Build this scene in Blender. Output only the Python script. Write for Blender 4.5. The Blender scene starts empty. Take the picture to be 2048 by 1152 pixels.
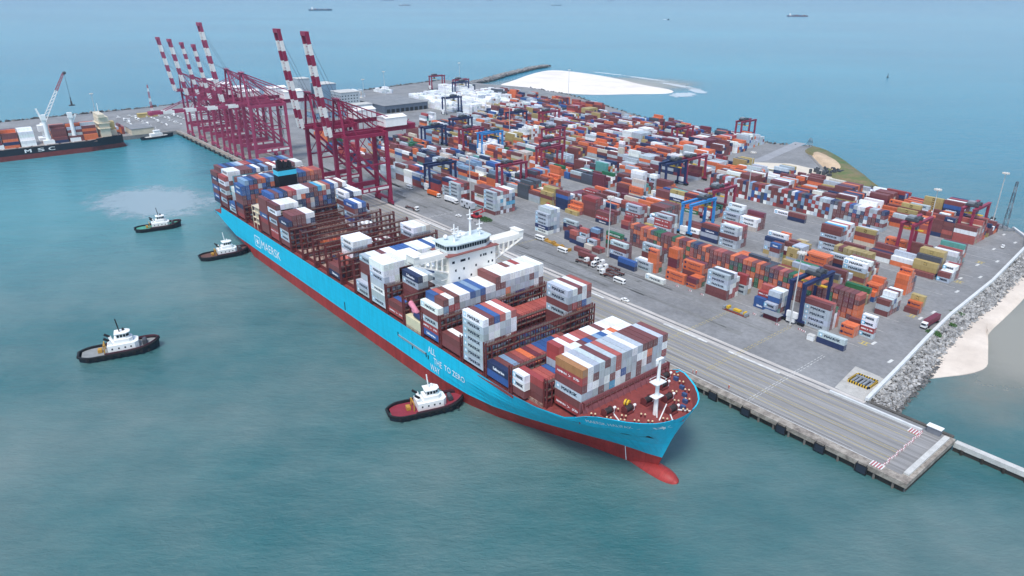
import bpy, math, random
from mathutils import Vector, Matrix
import numpy as np
rnd = random.Random(7)
D = bpy.data
scene = bpy.context.scene
COL = scene.collection
R_ = math.radians

# ------------------------------------------------------------ camera, sky, sun
CAMPOS = Vector((58.9, -207.5, 145.0))
cam = D.cameras.new("camera"); camo = D.objects.new("camera", cam); COL.objects.link(camo)
ex = Vector((0.634289974, -0.301414595, 0.711916759))
ey = Vector((0.773094999, 0.246590646, -0.584394709))
ez = ex.cross(ey)
camo.matrix_world = Matrix(((ex.x, ex.y, ex.z, CAMPOS.x), (ey.x, ey.y, ey.z, CAMPOS.y), (ez.x, ez.y, ez.z, CAMPOS.z), (0, 0, 0, 1)))
cam.sensor_width = 36; cam.lens = 1402.98 / 2048 * 36
cam.clip_start = 1; cam.clip_end = 60000
scene.camera = camo
scene.view_settings.view_transform = 'Standard'; scene.view_settings.look = 'None'
scene.view_settings.gamma = 1; scene.view_settings.use_curve_mapping = False
scene.view_settings.exposure = 1.05
SUN_EL, SUN_AZ = R_(62), R_(146)       # azimuth measured clockwise from +Y
world = D.worlds.new("World"); scene.world = world; world.use_nodes = True
nt = world.node_tree
bg = nt.nodes['Background']; sky = nt.nodes.new('ShaderNodeTexSky')
sky.sky_type = 'NISHITA'; sky.sun_disc = False; sky.sun_elevation = SUN_EL; sky.sun_rotation = SUN_AZ
sky.air_density = 1.0; sky.dust_density = 1.0; sky.ozone_density = 1.0
nt.links.new(sky.outputs[0], bg.inputs[0]); bg.inputs[1].default_value = 0.11
sun = D.lights.new("sun", 'SUN'); sun.energy = 1.5; sun.angle = R_(16); sun.color = (1, .965, .91)
suno = D.objects.new("sun", sun); COL.objects.link(suno)
sd = Vector((math.sin(SUN_AZ) * math.cos(SUN_EL), math.cos(SUN_AZ) * math.cos(SUN_EL), math.sin(SUN_EL)))
suno.rotation_euler = sd.to_track_quat('Z', 'Y').to_euler()

# ------------------------------------------------------------ materials
def lin(h):
    h = h.lstrip('#'); c = [int(h[i:i+2], 16) / 255 for i in (0, 2, 4)]
    return tuple(((v / 12.92) if v <= .04045 else ((v + .055) / 1.055) ** 2.4) for v in c) + (1,)
MATS = {}
def mat(name, hexc, rough=.6, var=.18, scale=.35, metal=0, var2=None, stretch=None, spec=.4):
    if name in MATS: return MATS[name]
    m = D.materials.new(name); m.use_nodes = True; n = m.node_tree; b = n.nodes['Principled BSDF']
    b.inputs['Roughness'].default_value = rough; b.inputs['Metallic'].default_value = metal
    b.inputs['Specular IOR Level'].default_value = spec
    c = lin(hexc)
    tc = n.nodes.new('ShaderNodeTexCoord'); mp = n.nodes.new('ShaderNodeMapping')
    if stretch: mp.inputs['Scale'].default_value = stretch
    nz = n.nodes.new('ShaderNodeTexNoise'); nz.inputs['Scale'].default_value = scale; nz.inputs['Detail'].default_value = 6
    nz.inputs['Roughness'].default_value = .65
    n.links.new(tc.outputs['Object'], mp.inputs[0]); n.links.new(mp.outputs[0], nz.inputs['Vector'])
    cr = n.nodes.new('ShaderNodeValToRGB'); cr.color_ramp.elements[0].position = .32; cr.color_ramp.elements[1].position = .66
    lo = lin(var2) if var2 else tuple(v * (1 - var) for v in c[:3]) + (1,)
    hi = tuple(min(1, v * (1 + var * .4)) for v in c[:3]) + (1,)
    cr.color_ramp.elements[0].color = lo; cr.color_ramp.elements[1].color = hi
    n.links.new(nz.outputs[0], cr.inputs[0])
    n2 = n.nodes.new('ShaderNodeTexNoise'); n2.inputs['Scale'].default_value = scale * 11; n2.inputs['Detail'].default_value = 3; n.links.new(mp.outputs[0], n2.inputs['Vector'])
    r2 = n.nodes.new('ShaderNodeMapRange'); r2.inputs['From Min'].default_value = .35; r2.inputs['From Max'].default_value = .6; r2.inputs['To Min'].default_value = 1 - var * .6; n.links.new(n2.outputs[0], r2.inputs[0])
    mx = n.nodes.new('ShaderNodeMixRGB'); mx.blend_type = 'MULTIPLY'; mx.inputs[0].default_value = 1; n.links.new(cr.outputs[0], mx.inputs[1]); n.links.new(r2.outputs[0], mx.inputs[2])
    n.links.new(mx.outputs[0], b.inputs['Base Color'])
    MATS[name] = m; return m
def attr_mat(name, use_obj):
    m = D.materials.new(name); m.use_nodes = True; n = m.node_tree; b = n.nodes['Principled BSDF']
    b.inputs['Roughness'].default_value = .55
    if use_obj:
        s = n.nodes.new('ShaderNodeObjectInfo'); col = s.outputs['Color']
    else:
        s = n.nodes.new('ShaderNodeAttribute'); s.attribute_name = 'Col'; col = s.outputs['Color']
    tc = n.nodes.new('ShaderNodeTexCoord'); geo = n.nodes.new('ShaderNodeNewGeometry')
    mp = n.nodes.new('ShaderNodeMapping'); mp.inputs['Scale'].default_value = (1, 1, .25)
    nz = n.nodes.new('ShaderNodeTexNoise'); nz.inputs['Scale'].default_value = 1.1; nz.inputs['Detail'].default_value = 8
    n.links.new(geo.outputs['Position'], mp.inputs[0]); n.links.new(mp.outputs[0], nz.inputs['Vector'])
    cr = n.nodes.new('ShaderNodeValToRGB'); cr.color_ramp.elements[0].position = .34; cr.color_ramp.elements[0].color = (.76, .72, .69, 1)
    cr.color_ramp.elements[1].position = .56; cr.color_ramp.elements[1].color = (1, 1, 1, 1)
    n.links.new(nz.outputs[0], cr.inputs[0])
    mx = n.nodes.new('ShaderNodeMixRGB'); mx.blend_type = 'MULTIPLY'; mx.inputs[0].default_value = .55
    n.links.new(col, mx.inputs[1]); n.links.new(cr.outputs[0], mx.inputs[2]); n.links.new(mx.outputs[0], b.inputs['Base Color'])
    return m
M_OBJ = attr_mat('container_paint', True); M_ATT = attr_mat('container_paint_mixed', False)

# ------------------------------------------------------------ mesh builder
class MB:
    def __init__(s): s.v = []; s.f = []; s.m = []; s.c = []
    def add(s, vs, fs, m=0, c=None):
        o = len(s.v); s.v += [tuple(p) for p in vs]
        for f in fs: s.f.append(tuple(i + o for i in f)); s.m.append(m); s.c.append(c)
        return s
    def box(s, x0, x1, y0, y1, z0, z1, m=0, c=None):
        return s.add([(x0, y0, z0), (x1, y0, z0), (x1, y1, z0), (x0, y1, z0), (x0, y0, z1), (x1, y0, z1), (x1, y1, z1), (x0, y1, z1)],
            [(0, 3, 2, 1), (4, 5, 6, 7), (0, 1, 5, 4), (1, 2, 6, 5), (2, 3, 7, 6), (3, 0, 4, 7)], m, c)
    def bar(s, p, q, w=.3, h=None, m=0, c=None):
        p = Vector(p); q = Vector(q); h = h or w; d = (q - p)
        if d.length < 1e-6: return s
        d.normalize(); up = Vector((0, 0, 1)) if abs(d.z) < .95 else Vector((0, 1, 0))
        a = d.cross(up).normalized(); b = a.cross(d).normalized(); vs = []
        for o in (p, q):
            for sa, sb in ((-1, -1), (1, -1), (1, 1), (-1, 1)): vs.append(o + a * (sa * w / 2) + b * (sb * h / 2))
        return s.add(vs, [(0, 1, 2, 3), (7, 6, 5, 4), (0, 4, 5, 1), (1, 5, 6, 2), (2, 6, 7, 3), (3, 7, 4, 0)], m, c)
    def cyl(s, p, q, r, n=8, m=0, r2=None, c=None):
        p = Vector(p); q = Vector(q); r2 = r if r2 is None else r2; d = (q - p).normalized()
        up = Vector((0, 0, 1)) if abs(d.z) < .95 else Vector((0, 1, 0)); a = d.cross(up).normalized(); b = a.cross(d).normalized(); vs = []
        for o, rr in ((p, r), (q, r2)):
            for i in range(n):
                t = 2 * math.pi * i / n; vs.append(o + a * (math.cos(t) * rr) + b * (math.sin(t) * rr))
        fs = [(i, (i + 1) % n, n + (i + 1) % n, n + i) for i in range(n)] + [tuple(range(n))[::-1], tuple(range(n, 2 * n))]
        return s.add(vs, fs, m, c)
    def prism(s, poly, z0, z1, m=0, c=None):
        n = len(poly); a = sum(poly[i][0] * poly[(i+1) % n][1] - poly[(i+1) % n][0] * poly[i][1] for i in range(n))
        if a < 0: poly = poly[::-1]
        vs = [(x, y, z0) for x, y in poly] + [(x, y, z1) for x, y in poly]
        fs = [(i, (i + 1) % n, n + (i + 1) % n, n + i) for i in range(n)] + [tuple(range(n))[::-1], tuple(range(n, 2 * n))]
        return s.add(vs, fs, m, c)
    def sphere(s, c0, r, n=8, k=5, m=0, sz=1):
        vs = [(c0[0], c0[1], c0[2] + r * sz)]; fs = []
        for j in range(1, k):
            t = math.pi * j / k
            for i in range(n): a = 2 * math.pi * i / n; vs.append((c0[0] + r * math.sin(t) * math.cos(a), c0[1] + r * math.sin(t) * math.sin(a), c0[2] + r * math.cos(t) * sz))
        vs.append((c0[0], c0[1], c0[2] - r * sz)); L = len(vs) - 1
        for i in range(n): fs.append((0, 1 + i, 1 + (i + 1) % n))
        for j in range(k - 2):
            for i in range(n): a = 1 + j * n; fs.append((a + i, a + n + i, a + n + (i + 1) % n, a + (i + 1) % n))
        a = 1 + (k - 2) * n
        for i in range(n): fs.append((a + i, L, a + (i + 1) % n))
        return s.add(vs, fs, m)
    def build(s, name, mats, parent=None, origin=None, smooth=False, attr=False):
        me = D.meshes.new(name)
        o = Vector(origin) if origin is not None else Vector((0, 0, 0))
        if parent is not None and origin is None and parent.get('_w'): o = Vector(parent['_w'])
        me.from_pydata([(x - o.x, y - o.y, z - o.z) for x, y, z in s.v], [], s.f)
        for mm in (mats if isinstance(mats, (list, tuple)) else [mats]): me.materials.append(mm)
        if len(me.materials) > 1: me.polygons.foreach_set('material_index', s.m)
        if attr:
            a = me.color_attributes.new('Col', 'FLOAT_COLOR', 'CORNER'); buf = []
            for f, c in zip(s.f, s.c): buf += list(c or (.5, .5, .5, 1)) * len(f)
            a.data.foreach_set('color', buf)
        if smooth: me.polygons.foreach_set('use_smooth', [True] * len(me.polygons))
        me.update(); ob = D.objects.new(name, me); COL.objects.link(ob)
        if parent is not None: ob.parent = parent
        elif origin is not None: ob.location = o
        return ob
def tag(o, label=None, cat=None, group=None, kind=None):
    if label: o['label'] = label
    if cat: o['category'] = cat
    if group: o['group'] = group
    if kind: o['kind'] = kind
    return o
def thing(name, loc, label, cat, group=None, rz=0, world=False):
    e = D.objects.new(name, None); COL.objects.link(e); e.location = loc; e.rotation_euler = (0, 0, rz)
    if world: e['_w'] = list(loc)
    e.empty_display_size = .5
    return tag(e, label, cat, group)
CH = {}
def copytree(o, loc=None, rz=None, label=None, group=None, _p=None):
    c = o.copy(); COL.objects.link(c)
    if _p is not None: c.parent = _p
    for ch in [k for k in D.objects if k.parent == o] if o.name not in CH else CH[o.name]: copytree(ch, _p=c)
    if loc is not None: c.location = loc
    if rz is not None: c.rotation_euler = (0, 0, rz)
    if label: c['label'] = label
    if group: c['group'] = group
    return c
def cache(o):
    CH[o.name] = [k for k in D.objects if k.parent == o]
    for k in CH[o.name]: cache(k)

def text_mesh(txt, size, bold=0, spacing=1, res=2):
    cu = D.curves.new('t', 'FONT'); cu.body = txt; cu.size = size; cu.offset = bold; cu.space_character = spacing; cu.resolution_u = res
    ob = D.objects.new('t', cu); COL.objects.link(ob); dg = bpy.context.evaluated_depsgraph_get()
    me = D.meshes.new_from_object(ob.evaluated_get(dg))
    v = [tuple(p.co) for p in me.vertices]; f = [tuple(p.vertices) for p in me.polygons]
    D.objects.remove(ob); D.curves.remove(cu); D.meshes.remove(me)
    return v, f
def fit_text(txt, w, h, bold=0, **k):
    v, f = text_mesh(txt, 1, **k); xs = [p[0] for p in v]; ys = [p[1] for p in v]
    x0, x1, y0, y1 = min(xs), max(xs), min(ys), max(ys)
    return [((p[0] - x0) / (x1 - x0) * w, (p[1] - y0) / (y1 - y0) * h) for p in v], f

# ------------------------------------------------------------ common paints
WHITE = mat('white_paint', '#eeeeea', .5, .06); CREAM = mat('cream_paint', '#d9cdb4', .6, .12)
DKRED = mat('oxide_red_steel', '#6f3232', .65, .25, 1.2); CRANE = mat('crimson_steel', '#902346', .5, .15)
CRANE2 = mat('hazed_crimson_steel', '#a0405f', .55, .15); NAVY = mat('navy_steel', '#26325c', .5, .15)  # CRANE2: distance haze on the far cranes is mixed into a paler crimson
LBLUE = mat('light_blue_steel', '#3a8ccb', .5, .12); RED = mat('gantry_red_steel', '#94344a', .5, .15)
BLACK = mat('black_rubber', '#1c1d20', .7, .2); GLASS = mat('dark_glass', '#1d2a33', .15, .1)
GREY = mat('grey_steel', '#8d9296', .55, .15); DGREY = mat('dark_grey_steel', '#4a4d52', .6, .2)
YEL = mat('yellow_paint', '#d9b02c', .5, .15); ORG = mat('orange_paint', '#d9662a', .5, .12)
CYAN = mat('hull_light_blue', '#10c2e2', .5, .10, .55, stretch=(1, 1, .1)); ROPE = mat('cable_grey', '#5c6068', .6, .1)
CONC = mat('concrete', '#a8a49c', .85, .28, .5); CONCW = mat('pale_concrete', '#c9c8c2', .8, .2, .4); REDP = mat('signal_red_paint', '#b03038', .5, .1)

def plates(m, a, b_, k):
    n = m.node_tree; b = n.nodes['Principled BSDF']; L = n.links.new; src = b.inputs['Base Color'].links[0].from_socket
    geo = n.nodes.new('ShaderNodeNewGeometry'); sp = n.nodes.new('ShaderNodeSeparateXYZ'); cb = n.nodes.new('ShaderNodeCombineXYZ'); L(geo.outputs['Position'], sp.inputs[0]); L(sp.outputs[0], cb.inputs[0]); L(sp.outputs[2], cb.inputs[1])
    br = n.nodes.new('ShaderNodeTexBrick'); br.inputs['Scale'].default_value = 1; br.inputs['Brick Width'].default_value = 11; br.inputs['Row Height'].default_value = 2.7; br.inputs['Mortar Size'].default_value = .09; br.inputs['Mortar Smooth'].default_value = .4
    br.inputs['Color1'].default_value = (1, 1, 1, 1); br.inputs['Color2'].default_value = (a, a, a, 1); br.inputs['Mortar'].default_value = (b_, b_, b_, 1); L(cb.outputs[0], br.inputs['Vector'])
    mp = n.nodes.new('ShaderNodeMapping'); mp.inputs['Scale'].default_value = (1, .09, 1); L(cb.outputs[0], mp.inputs[0]); nz = n.nodes.new('ShaderNodeTexNoise'); nz.inputs['Scale'].default_value = .9; nz.inputs['Detail'].default_value = 5; L(mp.outputs[0], nz.inputs['Vector'])
    cr = n.nodes.new('ShaderNodeValToRGB'); cr.color_ramp.elements[0].position = .30; cr.color_ramp.elements[1].position = .46; cr.color_ramp.elements[0].color = (.6, .53, .5, 1); L(nz.outputs[0], cr.inputs[0])
    m1 = n.nodes.new('ShaderNodeMixRGB'); m1.blend_type = 'MULTIPLY'; m1.inputs[0].default_value = 1; L(src, m1.inputs[1]); L(br.outputs[0], m1.inputs[2])
    m2 = n.nodes.new('ShaderNodeMixRGB'); m2.blend_type = 'MULTIPLY'; m2.inputs[0].default_value = k; L(m1.outputs[0], m2.inputs[1]); L(cr.outputs[0], m2.inputs[2]); L(m2.outputs[0], b.inputs['Base Color'])
plates(CYAN, .965, .86, .3)
# ------------------------------------------------------------ water, ground, shore
def water_mat():
    m = D.materials.new('sea_water'); m.use_nodes = True; n = m.node_tree; b = n.nodes['Principled BSDF']; L = n.links.new
    geo = n.nodes.new('ShaderNodeNewGeometry')
    def noise(scale, det, stretch=(1, 1, 1), rough=.55):
        mp = n.nodes.new('ShaderNodeMapping'); mp.vector_type = 'TEXTURE'; mp.inputs['Scale'].default_value = (stretch[1], 1, 1); mp.inputs['Rotation'].default_value = (0, 0, R_(50.6))
        z = n.nodes.new('ShaderNodeTexNoise'); z.inputs['Scale'].default_value = scale; z.inputs['Detail'].default_value = det; z.inputs['Roughness'].default_value = rough
        L(geo.outputs['Position'], mp.inputs[0]); L(mp.outputs[0], z.inputs['Vector']); return z.outputs[0]
    def ramp(src, a, b_, ca, cb):
        r = n.nodes.new('ShaderNodeValToRGB'); r.color_ramp.elements[0].position = a; r.color_ramp.elements[1].position = b_
        r.color_ramp.elements[0].color = ca; r.color_ramp.elements[1].color = cb; L(src, r.inputs[0]); return r.outputs[0]
    def mix(f, a, c):
        x = n.nodes.new('ShaderNodeMixRGB'); L(f, x.inputs[0]); L(a, x.inputs[1]); L(c, x.inputs[2]); return x.outputs[0]
    basin = ramp(noise(.010, 12, (1, 1.25, 1), .66), .38, .68, lin('#326567'), lin('#687c79'))
    basin2 = ramp(noise(.045, 6, (1, 1.6, 1)), .35, .7, (.9, .92, .92, 1), (1.08, 1.07, 1.06, 1))
    mu = n.nodes.new('ShaderNodeMixRGB'); mu.blend_type = 'MULTIPLY'; mu.inputs[0].default_value = 1; L(basin, mu.inputs[1]); L(basin2, mu.inputs[2])
    openw = ramp(noise(.0011, 5, (1, 2.2, 1), .6), .35, .68, lin('#12677f'), lin('#248497'))
    sep = n.nodes.new('ShaderNodeSeparateXYZ'); L(geo.outputs['Position'], sep.inputs[0])
    dx = n.nodes.new('ShaderNodeMath'); dx.operation = 'MULTIPLY'; dx.inputs[1].default_value = -.62; L(sep.outputs[0], dx.inputs[0])
    dy = n.nodes.new('ShaderNodeMath'); dy.operation = 'MULTIPLY_ADD'; dy.inputs[1].default_value = 1.0; L(sep.outputs[1], dy.inputs[0]); L(dx.outputs[0], dy.inputs[2])
    mr = n.nodes.new('ShaderNodeMapRange'); mr.inputs['From Min'].default_value = 60; mr.inputs['From Max'].default_value = 800; mr.interpolation_type = 'SMOOTHSTEP'; L(dy.outputs[0], mr.inputs[0])
    md = n.nodes.new('ShaderNodeMapRange'); md.inputs['From Min'].default_value = -230; md.inputs['From Max'].default_value = -620; md.inputs['To Max'].default_value = .75; md.interpolation_type = 'SMOOTHSTEP'; L(sep.outputs[0], md.inputs[0])
    far = ramp(noise(.006, 5), .3, .7, lin('#43909a'), lin('#5ba0a6'))
    L(mix(mr.outputs[0], mix(md.outputs[0], mu.outputs[0], far), openw), b.inputs['Base Color'])
    b.inputs['Roughness'].default_value = .23; b.inputs['IOR'].default_value = 1.43
    h1 = noise(.7, 6, (1, 2.2, 1), .75); h2 = noise(.12, 4, (1, 2.4, 1))
    ad = n.nodes.new('ShaderNodeMath'); ad.operation = 'MULTIPLY_ADD'; ad.inputs[1].default_value = 2.2; L(h2, ad.inputs[0]); L(h1, ad.inputs[2])
    bp = n.nodes.new('ShaderNodeBump'); bp.inputs['Strength'].default_value = .85; bp.inputs['Distance'].default_value = .55
    L(ad.outputs[0], bp.inputs['Height']); L(bp.outputs[0], b.inputs['Normal'])
    return m
s = MB(); N = 64; R0 = 16000
s.v = [(0, 0, 0)] + [(R0 * math.cos(2*math.pi*i/N), R0 * math.sin(2*math.pi*i/N), 0) for i in range(N)]
s.f = [(0, i + 1, (i + 1) % N + 1) for i in range(N)]; s.m = [0] * N; s.c = [None] * N
tag(s.build('sea', water_mat()), kind='structure')

PAVE = mat('terminal_asphalt', '#8b8b8a', .85, .26, .045); APRON = mat('quay_deck_asphalt', '#999794', .85, .40, .8, stretch=(.012, .75, 1))
EDGEM = mat('quay_edge_concrete', '#a8a094', .85, .35, .35, var2='#6d645c')
land = [(-775, 1.2), (-.6, 1.2), (-.6, 37), (-31, 37.2), (-35, 77), (-38.5, 108), (-41.7, 142), (-45, 206), (-52, 278), (-58, 300), (-70, 316), (-84, 327), (-168, 334),
        (-209, 385), (-248, 428), (-291, 460), (-322, 440), (-492, 457), (-711, 534), (-820, 545), (-900, 520), (-990, 500), (-950, 330), (-955, 192), (-990, 95), (-972, 22), (-959, -143), (-950, -330), (-776, -330)]
g = MB().prism(land, -3, 4.0); tag(g.build('terminal_ground', PAVE), kind='structure')
a = MB().box(-775, -10.5, 3, 33.4, 3.9, 4.006); a.box(-10.5, -3.2, 3, 33.4, 3.9, 4.010); tag(a.build('quay_deck', APRON), kind='structure')
q = MB(); q.box(-776, 0, -.4, 3.2, 2.3, 4.05); q.box(-3.2, 0, 3.2, 37.2, 2.3, 4.05)
q.box(-776, -1, .6, 1.3, -3, 2.3, 1); q.box(-.9, -.5, 1.3, 37, -3, 2.3, 1)  # recessed wall: its dark colour stands in for shade under the piled deck
q.box(-777.5, -775.2, -330, 1, 2.0, 4.05)
for i in range(129): q.cyl((-772 + i * 6, .1, -3), (-772 + i * 6, .1, 2.3), .42, 6, 2)
tag(q.build('quay_edge', [EDGEM, mat('shaded_quay_face', '#3c3833', .8, .3, .6), mat('pile_concrete', '#77716a', .8, .3)]), kind='structure')
# rail strip, rails and painted lines
st = MB()
st.box(-775, -43, 31.8, 34.2, 3.95, 4.014); st.box(-775, -31, 35.4, 37.4, 3.95, 4.014)
tag(st.build('rail_strip', mat('rail_strip_concrete', '#c6c0b8', .85, .3, .4, stretch=(.15, 1, 1))), kind='structure')
pt = MB()
for x0, x1 in ((-63, -87), (-98, -122), (-160, -172), (-205, -240), (-300, -330)): pt.box(x1, x0, 31.0, 32.2, 4.0, 4.022, 0)
for y in (7.5, 9.4, 13.9, 15.3, 20.8, 25.6, 29.3): pt.box(-770, -9.4, y, y + .16, 4.0, 4.02, 1)
pt.box(-770, -9, 3.35, 3.62, 4.0, 4.02, 0)
for X, y0, y1, mm in ((-111.5, 12, 66, 1), (-84, 12, 72, 1), (-60, 3, 60, 0), (-250, 40, 72, 1), (-330, 12, 60, 0)):
    y = y0
    while y < y1:
        for dx in (0, 1.1): pt.box(X + dx, X + dx + .18, y, y + 1.7, 4.0, 4.024, mm)
        y += 2.6
for x, y, r in ((-52, 85, .0), (-40, 74, 0), (-50, 127, 0), (-49, 139, 0), (-52, 175, 0), (-58, 196, 0), (-52, 206, 0), (-60, 225, 0), (-55, 240, 0), (-64, 262, 0), (-60, 285, 0), (-70, 297, 0)):
    pt.box(x, x + 1.2, y, y + 4.0, 4.0, 4.022, 0)
for x, y in ((-54, 82), (-53, 127), (-56, 190), (-60, 231), (-262, 100)):
    pt.box(x - 2, x + 2, y, y + .4, 4, 4.026, 1); pt.box(x - 2, x + 2, y + 3, y + 3.4, 4, 4.026, 1); pt.box(x - 1, x - .5, y + .4, y + 3, 4, 4.026, 1); pt.box(x + .5, x + 1, y + .4, y + 3, 4, 4.026, 1)
for Y in (78.5, 101.2, 117, 141.5, 166.5, 181.5, 205, 229, 242, 260):
    pt.box(-430, -54, Y, Y + .3, 4.0, 4.018, 2)
tag(pt.build('painted_markings', [mat('road_paint_white', '#dcdcd6', .7, .35, .6), mat('road_paint_yellow', '#c9b45c', .7, .35, .6), mat('runway_beam_concrete', '#b4b1aa', .8, .25, .4)]), kind='structure')
rl = MB()
for y in (4.6, 35.0): rl.box(-770, -20 if y < 10 else -45, y - .06, y + .06, 4.0, 4.07)
tag(rl.build('crane_rails', mat('rail_steel', '#56504c', .5, .3)), kind='structure')
tr = MB(); trr = random.Random(31)
for i in range(70):
    x = trr.uniform(-560, -140); y = trr.choice((40.5, 43, 46, 49.5, 53, 57, 61, 64.5)) + trr.gauss(0, .7); L_ = trr.uniform(18, 90)
    for d_ in (0, 1.9): tr.add([(x, y + d_, 4.012), (x + L_, y + d_ + trr.uniform(-1.5, 1.5), 4.012), (x + L_, y + d_ + .5, 4.012), (x, y + d_ + .45, 4.012)], [(0, 1, 2, 3)])
tag(tr.build('tyre_marks', mat('tyre_rubber_marks', '#82827f', .85, .2, .3)), kind='structure')
dr = MB().box(-41.5, -31.2, 37.6, 59.5, 4.0, 4.02); dr.prism([(-43.5, 38), (-31.2, 37.4), (-36, 60), (-46.5, 60.6)], 4.0, 4.018)
tag(dr.build('concrete_apron', mat('apron_concrete', '#bdbab2', .85, .22, .3)), kind='structure')

# sand, banks
def soft(name, cx, cy, rx, ry, rz, hexc, amax, z, scale=.03, edge=.35, lab=None, hard=.25, kind='structure'):
    m = D.materials.new(name); m.use_nodes = True; n = m.node_tree; b = n.nodes['Principled BSDF']; L = n.links.new
    b.inputs['Base Color'].default_value = lin(hexc); b.inputs['Roughness'].default_value = .35
    tc = n.nodes.new('ShaderNodeTexCoord'); gr = n.nodes.new('ShaderNodeTexGradient'); gr.gradient_type = 'SPHERICAL'
    mp = n.nodes.new('ShaderNodeMapping'); mp.inputs['Scale'].default_value = (1 / rx, 1 / ry, 1)
    L(tc.outputs['Object'], mp.inputs[0]); L(mp.outputs[0], gr.inputs[0])
    nz = n.nodes.new('ShaderNodeTexNoise'); nz.inputs['Scale'].default_value = scale; nz.inputs['Detail'].default_value = 7; nz.inputs['Roughness'].default_value = .7; L(tc.outputs['Object'], nz.inputs['Vector'])
    ad = n.nodes.new('ShaderNodeMath'); ad.operation = 'MULTIPLY_ADD'; ad.inputs[1].default_value = hard * 2; L(nz.outputs[0], ad.inputs[0]); L(gr.outputs[0], ad.inputs[2])
    mr = n.nodes.new('ShaderNodeMapRange'); mr.inputs['From Min'].default_value = hard + .02; mr.inputs['From Max'].default_value = hard + .02 + edge; mr.inputs['To Max'].default_value = amax; mr.interpolation_type = 'SMOOTHSTEP'
    L(ad.outputs[0], mr.inputs[0])
    g2 = n.nodes.new('ShaderNodeMapRange'); g2.inputs['From Max'].default_value = .12; L(gr.outputs[0], g2.inputs[0])
    mu = n.nodes.new('ShaderNodeMath'); mu.operation = 'MULTIPLY'; L(mr.outputs[0], mu.inputs[0]); L(g2.outputs[0], mu.inputs[1]); L(mu.outputs[0], b.inputs['Alpha'])
    s = MB(); N = 32
    s.v = [(0, 0, 0)] + [(rx * math.cos(2*math.pi*i/N), ry * math.sin(2*math.pi*i/N), 0) for i in range(N)]
    s.f = [(0, i + 1, (i + 1) % N + 1) for i in range(N)]; s.m = [0] * N; s.c = [None] * N
    o = s.build(name.rstrip('0123456789_'), m); o.location = (cx, cy, z); o.rotation_euler = (0, 0, rz); tag(o, kind=kind)
SAND = mat('beach_sand', '#dfd2c2', .9, .08, .03, var2='#c6b8a8')
def mound(name, poly, h, m, inner=.55, zb=-.6):
    # low mound: outer ring under water level, inner ring raised
    cx = sum(p[0] for p in poly) / len(poly); cy = sum(p[1] for p in poly) / len(poly); s = MB(); n = len(poly); vs = []
    for k, z in ((1, zb), (.86, .22), (inner, h)):
        for x, y in poly: vs.append((cx + (x - cx) * k, cy + (y - cy) * k, z + (rnd.uniform(-.1, .3) if k == inner else 0)))
    vs.append((cx, cy, h)); fs = []
    for j in range(2):
        for i in range(n): fs.append((j*n+i, j*n+(i+1) % n, (j+1)*n+(i+1) % n, (j+1)*n+i))
    for i in range(n): fs.append((2*n+i, 2*n+(i+1) % n, 3*n))
    s.add(vs, fs); o = s.build(name, m, smooth=True); tag(o, kind='structure'); return o
def smooth_poly(p, k=2):
    for _ in range(k):
        q = []
        for i in range(len(p)):
            a, b = p[i], p[(i+1) % len(p)]; q += [(a[0]*.75+b[0]*.25, a[1]*.75+b[1]*.25), (a[0]*.25+b[0]*.75, a[1]*.25+b[1]*.75)]
        p = q
    return p
soft('shallows_1', -12, 165, 38, 125, .06, '#a09b8c', .8, .05, .02, .7)
mound('sand_beach', smooth_poly([(-30, 62), (-23, 76), (-14, 92), (-11.5, 106), (-19, 122), (-25, 140), (-26.5, 175), (-29, 215), (-38, 300), (-60, 300), (-50, 200), (-42, 120)]), 1.0, SAND)
soft('shallows_2', -800, 670, 230, 150, 1.1, '#b7ab98', .7, .05, .01, .6)
spit = smooth_poly([(-900, 520), (-945, 604), (-1010, 700), (-1055, 800), (-980, 812), (-840, 790), (-740, 745), (-655, 735), (-622, 690), (-660, 640), (-700, 568), (-760, 548), (-830, 535)])
mound('sand_spit', spit, 2.0, mat('spit_sand', '#ece5dc', .9, .07, .02, var2='#d9cfc4'), .7)
for i, (x, y, rx, ry, rz) in enumerate(((-700, 775, 70, 12, -.25), (-640, 745, 45, 14, -.6), (-625, 690, 22, 40, .2), (-800, 812, 70, 9, -.1), (-900, 820, 60, 7, 0))):
    soft('surf_foam_%d' % i, x, y, rx, ry, rz, '#f2f4f4', .55, .3, .07, .5, hard=.8)
soft('tug_wash_foam_9', -505, -92, 66, 48, .35, '#b4c2c8', .55, .06, .06, .5, hard=.7)
BANK = mat('bank_earth', '#50683a', .95, .35, .09, var2='#8a7658')
mound('grass_bank', smooth_poly([(-160, 333), (-200, 330), (-236, 385), (-262, 418), (-296, 440), (-303, 474), (-285, 470), (-245, 436), (-206, 394), (-165, 350)]), 6.0, BANK, .72, 2.5)
mound('bare_sand_slope', smooth_poly([(-205, 352), (-228, 372), (-262, 412), (-285, 440), (-276, 446), (-240, 418), (-208, 382)], 2), 6.9, mat('bare_sand', '#d3b796', .9, .2, .1), .6, 4.4)
tag(MB().prism([(-262, 322), (-228, 318), (-206, 352), (-222, 372), (-262, 376), (-290, 352)], 4.0, 4.02).build('concrete_pad', mat('pad_concrete', '#d6cbb8', .85, .12, .1)), kind='structure')
tag(MB().prism([(-300, 330), (-290, 330), (-282, 372), (-300, 470), (-312, 470), (-292, 372)], 4.0, 4.016).build('access_road', mat('road_grey', '#9b9c9e', .85, .15, .1)), kind='structure')

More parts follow.
